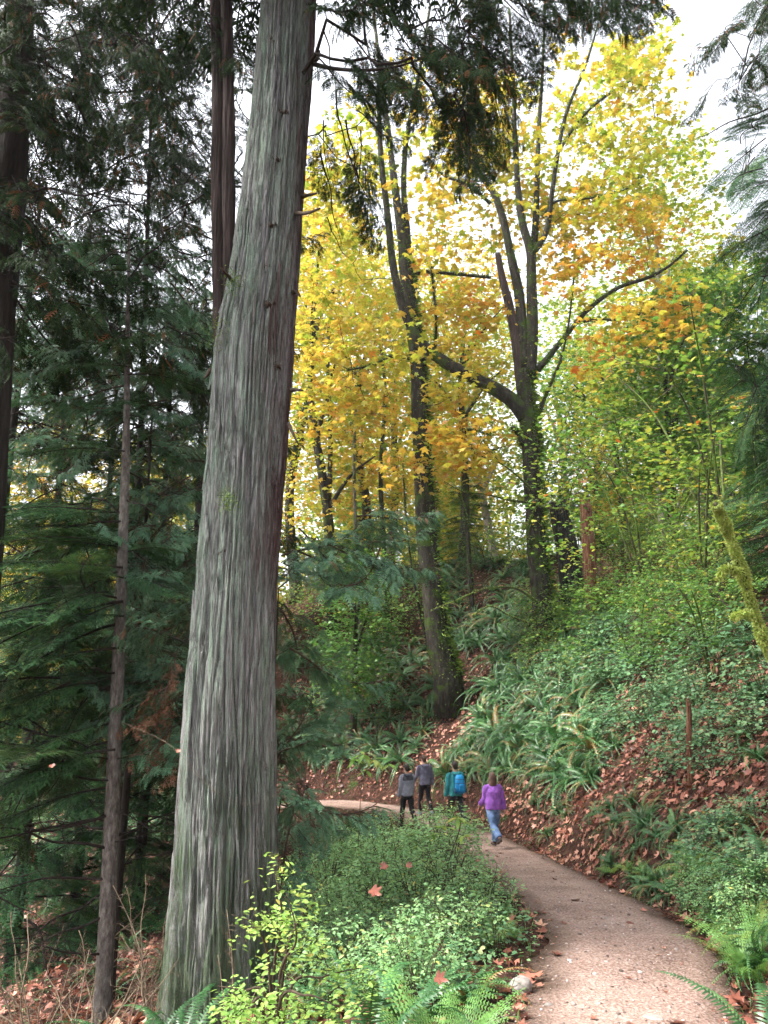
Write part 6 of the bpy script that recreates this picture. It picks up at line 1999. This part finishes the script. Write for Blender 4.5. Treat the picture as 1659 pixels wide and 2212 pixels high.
# leggy green shrub rising in front of the hikers (long drooping leaves)
def whorl_shrub(label, rows, Y, tops):
    b = onground(P(rows[0][0], rows[0][1], Y)[0], Y, -.03)
    root = thing('leggy_shrub', label, 'shrub', b)
    C = crspline([b]+[P(x, y, Y) for x, y in rows[1:]], 20)
    obj('stem', Geo().add(*tube(C, np.linspace(.008, .003, 20), 6)).mesh('stem', M['twig_brown'], b, True), root)
    for (px, py, n, s) in tops:
        q = P(px, py, Y)
        i = int(np.argmin(np.linalg.norm(C-q, axis=1)))
        tw = crspline([C[max(i-4, 0)], (C[max(i-4, 0)]+q)/2+[0, 0, .02], q], 8)
        obj('twig', Geo().add(*tube(tw, np.linspace(.004, .002, 8), 5)).mesh('twig', M['twig_brown'], b, True), root)
        for k in range(n):
            a = 2*pi*k/n+RNG.normal(0, .3)
            d = nrm([math.cos(a), math.sin(a), RNG.uniform(-.9, .2)])
            g = Geo().inst(OVAL, [q+RNG.normal(0, .012, 3)], frames(np.array([d]), np.array([[0, 0, 1.0]])), np.array([[s*.62, s, s]]), [RNG.uniform(.3, .95)])
            obj('leaf', g.mesh('leaf', M['huckle'], b), root)
whorl_shrub('leggy shrub with whorls of long drooping leaves in front of the turquoise hoodie', [(950, 1960), (965, 1880), (990, 1800), (996, 1770)], 11.0, [(990, 1765, 7, .22), (965, 1785, 5, .18), (1000, 1808, 5, .16), (940, 1800, 4, .15)])
whorl_shrub('leggy shrub with yellow-green whorled leaves left of the hikers', [(770, 1790), (780, 1700), (785, 1640)], 16.0, [(785, 1630, 7, .3), (765, 1640, 6, .25), (810, 1640, 6, .28), (840, 1650, 5, .25), (790, 1665, 5, .22)])

# bare tan twigs in the lower left corner
def bare_shrub(label, px, Y, n, s, a0, a1, e0, e1):
    q = P(px, 2250, Y); b = onground(q[0], Y, -.03)
    root = thing('bare_shrub', label, 'shrub', b)
    for k in range(n):
        a = RNG.uniform(a0, a1); e = RNG.uniform(e0, e1)
        d = nrm([math.sin(a)*math.cos(e), math.cos(a)*math.cos(e), math.sin(e)])
        o = obj('branch', BARE_TAN[k % 5], root)
        o.rotation_euler = euler_to(d); o.rotation_euler[1] = RNG.random()*6; o.scale = (s*RNG.uniform(.7, 1.2),)*3
        o.rotation_mode = 'XYZ'
        m = Matrix.Rotation(math.atan2(-d[0], d[1]), 4, 'Z') @ Matrix.Rotation(math.asin(d[2]), 4, 'X') @ Matrix.Rotation(RNG.random()*6, 4, 'Y') @ Matrix.Scale(s*RNG.uniform(.7, 1.2), 4)
        o.matrix_local = m
bare_shrub('tangle of bare pale tan twigs in the lower left corner', 60, 7.0, 11, 1.1, -1.2, 1.6, .35, 1.2)
bare_shrub('bare tan twigs fanning out in front of the slender hemlock stem', 200, 7.4, 10, 1.0, -1.5, 1.5, .4, 1.2)
bare_shrub('thin bare twigs against the foot of the giant cedar', 470, 7.0, 6, .85, -.9, .9, .6, 1.3)
bare_shrub('grey tangle of dead twigs on the slope between hemlock and giant cedar', 320, 8.6, 10, 1.0, -1.6, 1.6, .2, 1.3)
bare_shrub('dark leafless shrub among the pale bushes beside the path', 985, 8.3, 9, .55, -1.5, 1.5, .5, 1.3)
bare_shrub('dead twig tangle at the left edge behind the slender hemlock', 80, 10.5, 12, 1.4, -1.6, 1.6, .1, 1.2)

# long fine vine across the trunk
w = np.array([P(260, 1560, 9.6), P(370, 1610, 8.4), P(450, 1690, 7.9), P(520, 1735, 7.85), P(590, 1720, 8.0), P(660, 1670, 8.6)])
o = obj('vine', Geo().add(*tube(crspline(w+RNG.normal(0, .02, w.shape), 60), .0015, 5)).mesh('vine', M['twig_tan'], w[0], True), None, w[0])
tag(o, 'thin bare vine hanging in a slack curve across the giant cedar trunk', 'vine')

# maple leaves caught on the bushes, big enough to count
for k, (px, py, Y, s, lab) in enumerate(((802, 1921, 6.6, .105, 'pinkish tan fallen maple leaf resting on the pale shrubs'), (835, 1868, 9.0, .10, 'dark orange maple leaf on top of the pale shrubs'), (878, 1868, 9.2, .08, 'small dark orange maple leaf beside the larger one on the shrubs'),
                                    (940, 2110, 5.4, 0.088, 'curled red-brown maple leaf caught in the bushes beside the tall fern'), (112, 1652, 8.6, .06, 'orange maple leaf hung up in the hemlock twigs'), (388, 1620, 8.0, .05, 'bright orange-red leaf dangling at the edge of the giant trunk'),
                                    (1110, 1045, 28, .3, 'brown dead leaf cluster hanging on the mossy low branch'), (1260, 1038, 28, .34, 'large orange leaf on the tip of a mossy twig'))):
    q = P(px, py, Y)
    d = nrm(np.array([[RNG.normal(), -.5, -.4]])); g = Geo().inst(curl(MAPLE, .9), [[0, 0, 0]], frames(d, np.array([[0, -.6, .8]])), np.array([s]), [.3+.08*(k % 3)])
    tag(obj('fallen_leaf', g.mesh('fallen_leaf', M['litter']), None, q), lab, 'leaf')

# low green ground cover along the verges
def ground_cover():
    g = Geo()
    n = 34000
    Y = 4.5+30*RNG.random(n)**1.6; X = (RNG.random(n)*2-1)*(.55*Y+2)
    t, i = path_rel(X, Y)
    r = np.abs(t)-PHW
    dens = np.where(t > 0, np.clip(1.0-r/1.4, 0, 1)*.55+.10, np.where(r < 3.5, .95, .25))*(r > 0)*np.clip(.6+1.3*fbm(X*.9, Y*.9, 3.3, 3), .05, 1)
    k = RNG.random(n) < dens
    X, Y, t = X[k], Y[k], t[k]; n = len(X)
    h = .02+.10*RNG.random(n)**1.5
    a = RNG.random(n)*2*pi
    d = np.stack([np.cos(a), np.sin(a), RNG.uniform(-.2, .6, n)], -1)
    p = np.stack([X, Y, ground_z(X, Y)+h], -1)
    s = .025+.05*RNG.random(n)
    hue = np.clip(.35+.4*fbm(X*1.5, Y*1.5, 7.0, 2)+RNG.normal(0, .15, n), 0, 1)
    g.inst(OVAL, p, frames(d, nrm(np.array([0, 0, 1.0])+RNG.normal(0, .35, (n, 3)))), s, hue)
    # grass blades
    m = n//2
    q = RNG.integers(0, n, m)
    d2 = nrm(np.stack([RNG.normal(0, .35, m), RNG.normal(0, .35, m), np.ones(m)], -1))
    pb2 = np.stack([X[q], Y[q], ground_z(X[q], Y[q])], -1)+RNG.normal(0, .04, (m, 3))*[1, 1, 0]
    l = .05+.12*RNG.random(m)
    g.inst(KITE, pb2, frames(d2, RNG.normal(0, 1, (m, 3))), np.stack([np.full(m, .006), l, l], -1), np.clip(RNG.normal(.4, .2, m), 0, 1))
    o = obj('ground_cover', g.mesh('ground_cover', M['snowberry']))
    tag(o, 'low green herbs and grass along the verges of the path', 'ground cover', kind='stuff')
ground_cover()

# the far wood: reads as one pale mass of foliage beyond the hill and in the valley
def far_wood():
    g = Geo()
    C, Hh, S = [], [], []
    for k in range(240):
        Y = RNG.uniform(62, 125); px = RNG.uniform(-150, 1850)
        if 1080 < px < 1330 and Y < 95:
            continue                                  # the clearing seen between the maples
        q = P(px, 1300, Y)
        z0 = ground_z(q[0], Y)
        H = RNG.uniform(9, 24); R = RNG.uniform(2.4, 5.0)
        hue = RNG.uniform(.15, .6)
        n = 190
        u = nrm(RNG.normal(0, 1, (n, 3)))*RNG.uniform(.5, 1, (n, 1))
        C.append(np.array([q[0], Y, z0+H*.55])+u*np.array([R, R, H*.5])); Hh.append(np.full(n, hue)+RNG.normal(0, .08, n)); S.append(np.full(n, 1.0))
    C = np.concatenate(C); Hh = np.concatenate(Hh)
    n = len(C); a = RNG.random(n)*6.28
    leafage(g, C, Hh, KITE, 4, .6, (.5, .5, .3), .6, .3)
    o = obj('far_wood', g.mesh('far_wood', M['maple']))
    tag(o, 'pale mass of distant autumn foliage beyond the hill and down in the valley', 'far wood', kind='stuff')
far_wood()
# ================================================================== HAZE
def build_haze():
    lo, hi = np.array([-120., -12., -16.]), np.array([120., 165., 48.])
    x0, y0, z0 = lo; x1, y1, z1 = hi
    V = np.array([[x0, y0, z0], [x1, y0, z0], [x1, y1, z0], [x0, y1, z0], [x0, y0, z1], [x1, y0, z1], [x1, y1, z1], [x0, y1, z1]])
    F = np.array([[0, 3, 2, 1], [4, 5, 6, 7], [0, 1, 5, 4], [1, 2, 6, 5], [2, 3, 7, 6], [3, 0, 4, 7]])
    m, t, out = new_mat('valley_haze')
    pv = N(t, 'ShaderNodeVolumePrincipled')
    pv.inputs['Color'].default_value = (0.92, 0.95, 1.0, 1)
    pv.inputs['Density'].default_value = 0.00032
    pv.inputs['Anisotropy'].default_value = 0.3
    t.links.new(pv.outputs[0], out.inputs['Volume'])
    o = obj('haze', make_mesh('haze', V, F, m))
    tag(o, 'thin pale haze hanging in the wood and valley', 'haze', kind='stuff')
build_haze()

# ================================================================== LABELS of the many small plants: each by the nearest thing one can find
MARKS = [('giant cedar foot', 480, 2080), ('slender hemlock stem', 235, 1850), ('creeper-clad maple foot', 960, 1460), ('sweeping-limb maple foot', 1175, 1350), ('charred stump', 1215, 1180),
         ('red-brown snag', 1272, 1230), ('rotten post', 1488, 1560), ('mossy leaning snag', 1610, 1280), ('hiker in purple', 1068, 1760), ('hiker with blue backpack', 988, 1725), ('light-grey-hooded hiker', 880, 1712),
         ('rounded rock', 1128, 2140), ('huckleberry bush', 600, 2030), ('yellow whorled shrub', 790, 1645), ('lower right corner', 1659, 2212), ('flat path stone', 1412, 2206), ('bend in the path', 760, 1738)]
KINDWORD = {'sword_fern': 'sword fern', 'lady_fern': 'lacy pale lady fern', 'bank_shrub': 'broad-leaved green shrub', 'leafy_bush': 'lobe-leaved yellow-green bush', 'pale_shrub': 'pale small-leaved shrub'}
ORD = ['nearest', 'second nearest', 'third nearest', 'fourth nearest', 'fifth nearest', 'sixth nearest', 'seventh nearest', 'eighth nearest', 'ninth nearest', 'tenth nearest']
def ordinal(n):
    if n < 10:
        return ORD[n]
    n += 1
    return '%d%s nearest' % (n, 'th' if 10 < n % 100 < 14 else {1: 'st', 2: 'nd', 3: 'rd'}.get(n % 10, 'th'))
bins = {}
for o, _l in PLANTS:
    x, y = proj(np.array(o.location)+[0, 0, .3])
    dist = [math.hypot(x-a, y-b) for _n, a, b in MARKS]
    k = int(np.argmin(dist)); dx, dy = x-MARKS[k][1], y-MARKS[k][2]
    way = ('right of' if dx > 0 else 'left of') if abs(dx) > abs(dy) else ('below' if dy > 0 else 'above')
    bins.setdefault((o.name.split('.')[0], way, MARKS[k][0]), []).append((dist[k], o))
for (nm, way, mk), lst in bins.items():
    lst.sort(key=lambda q: q[0])
    for i, (_d, o) in enumerate(lst):
        o['label'] = '%s %s the %s%s' % (KINDWORD[nm], way, mk, '' if len(lst) == 1 else ', %s to it' % ordinal(i))
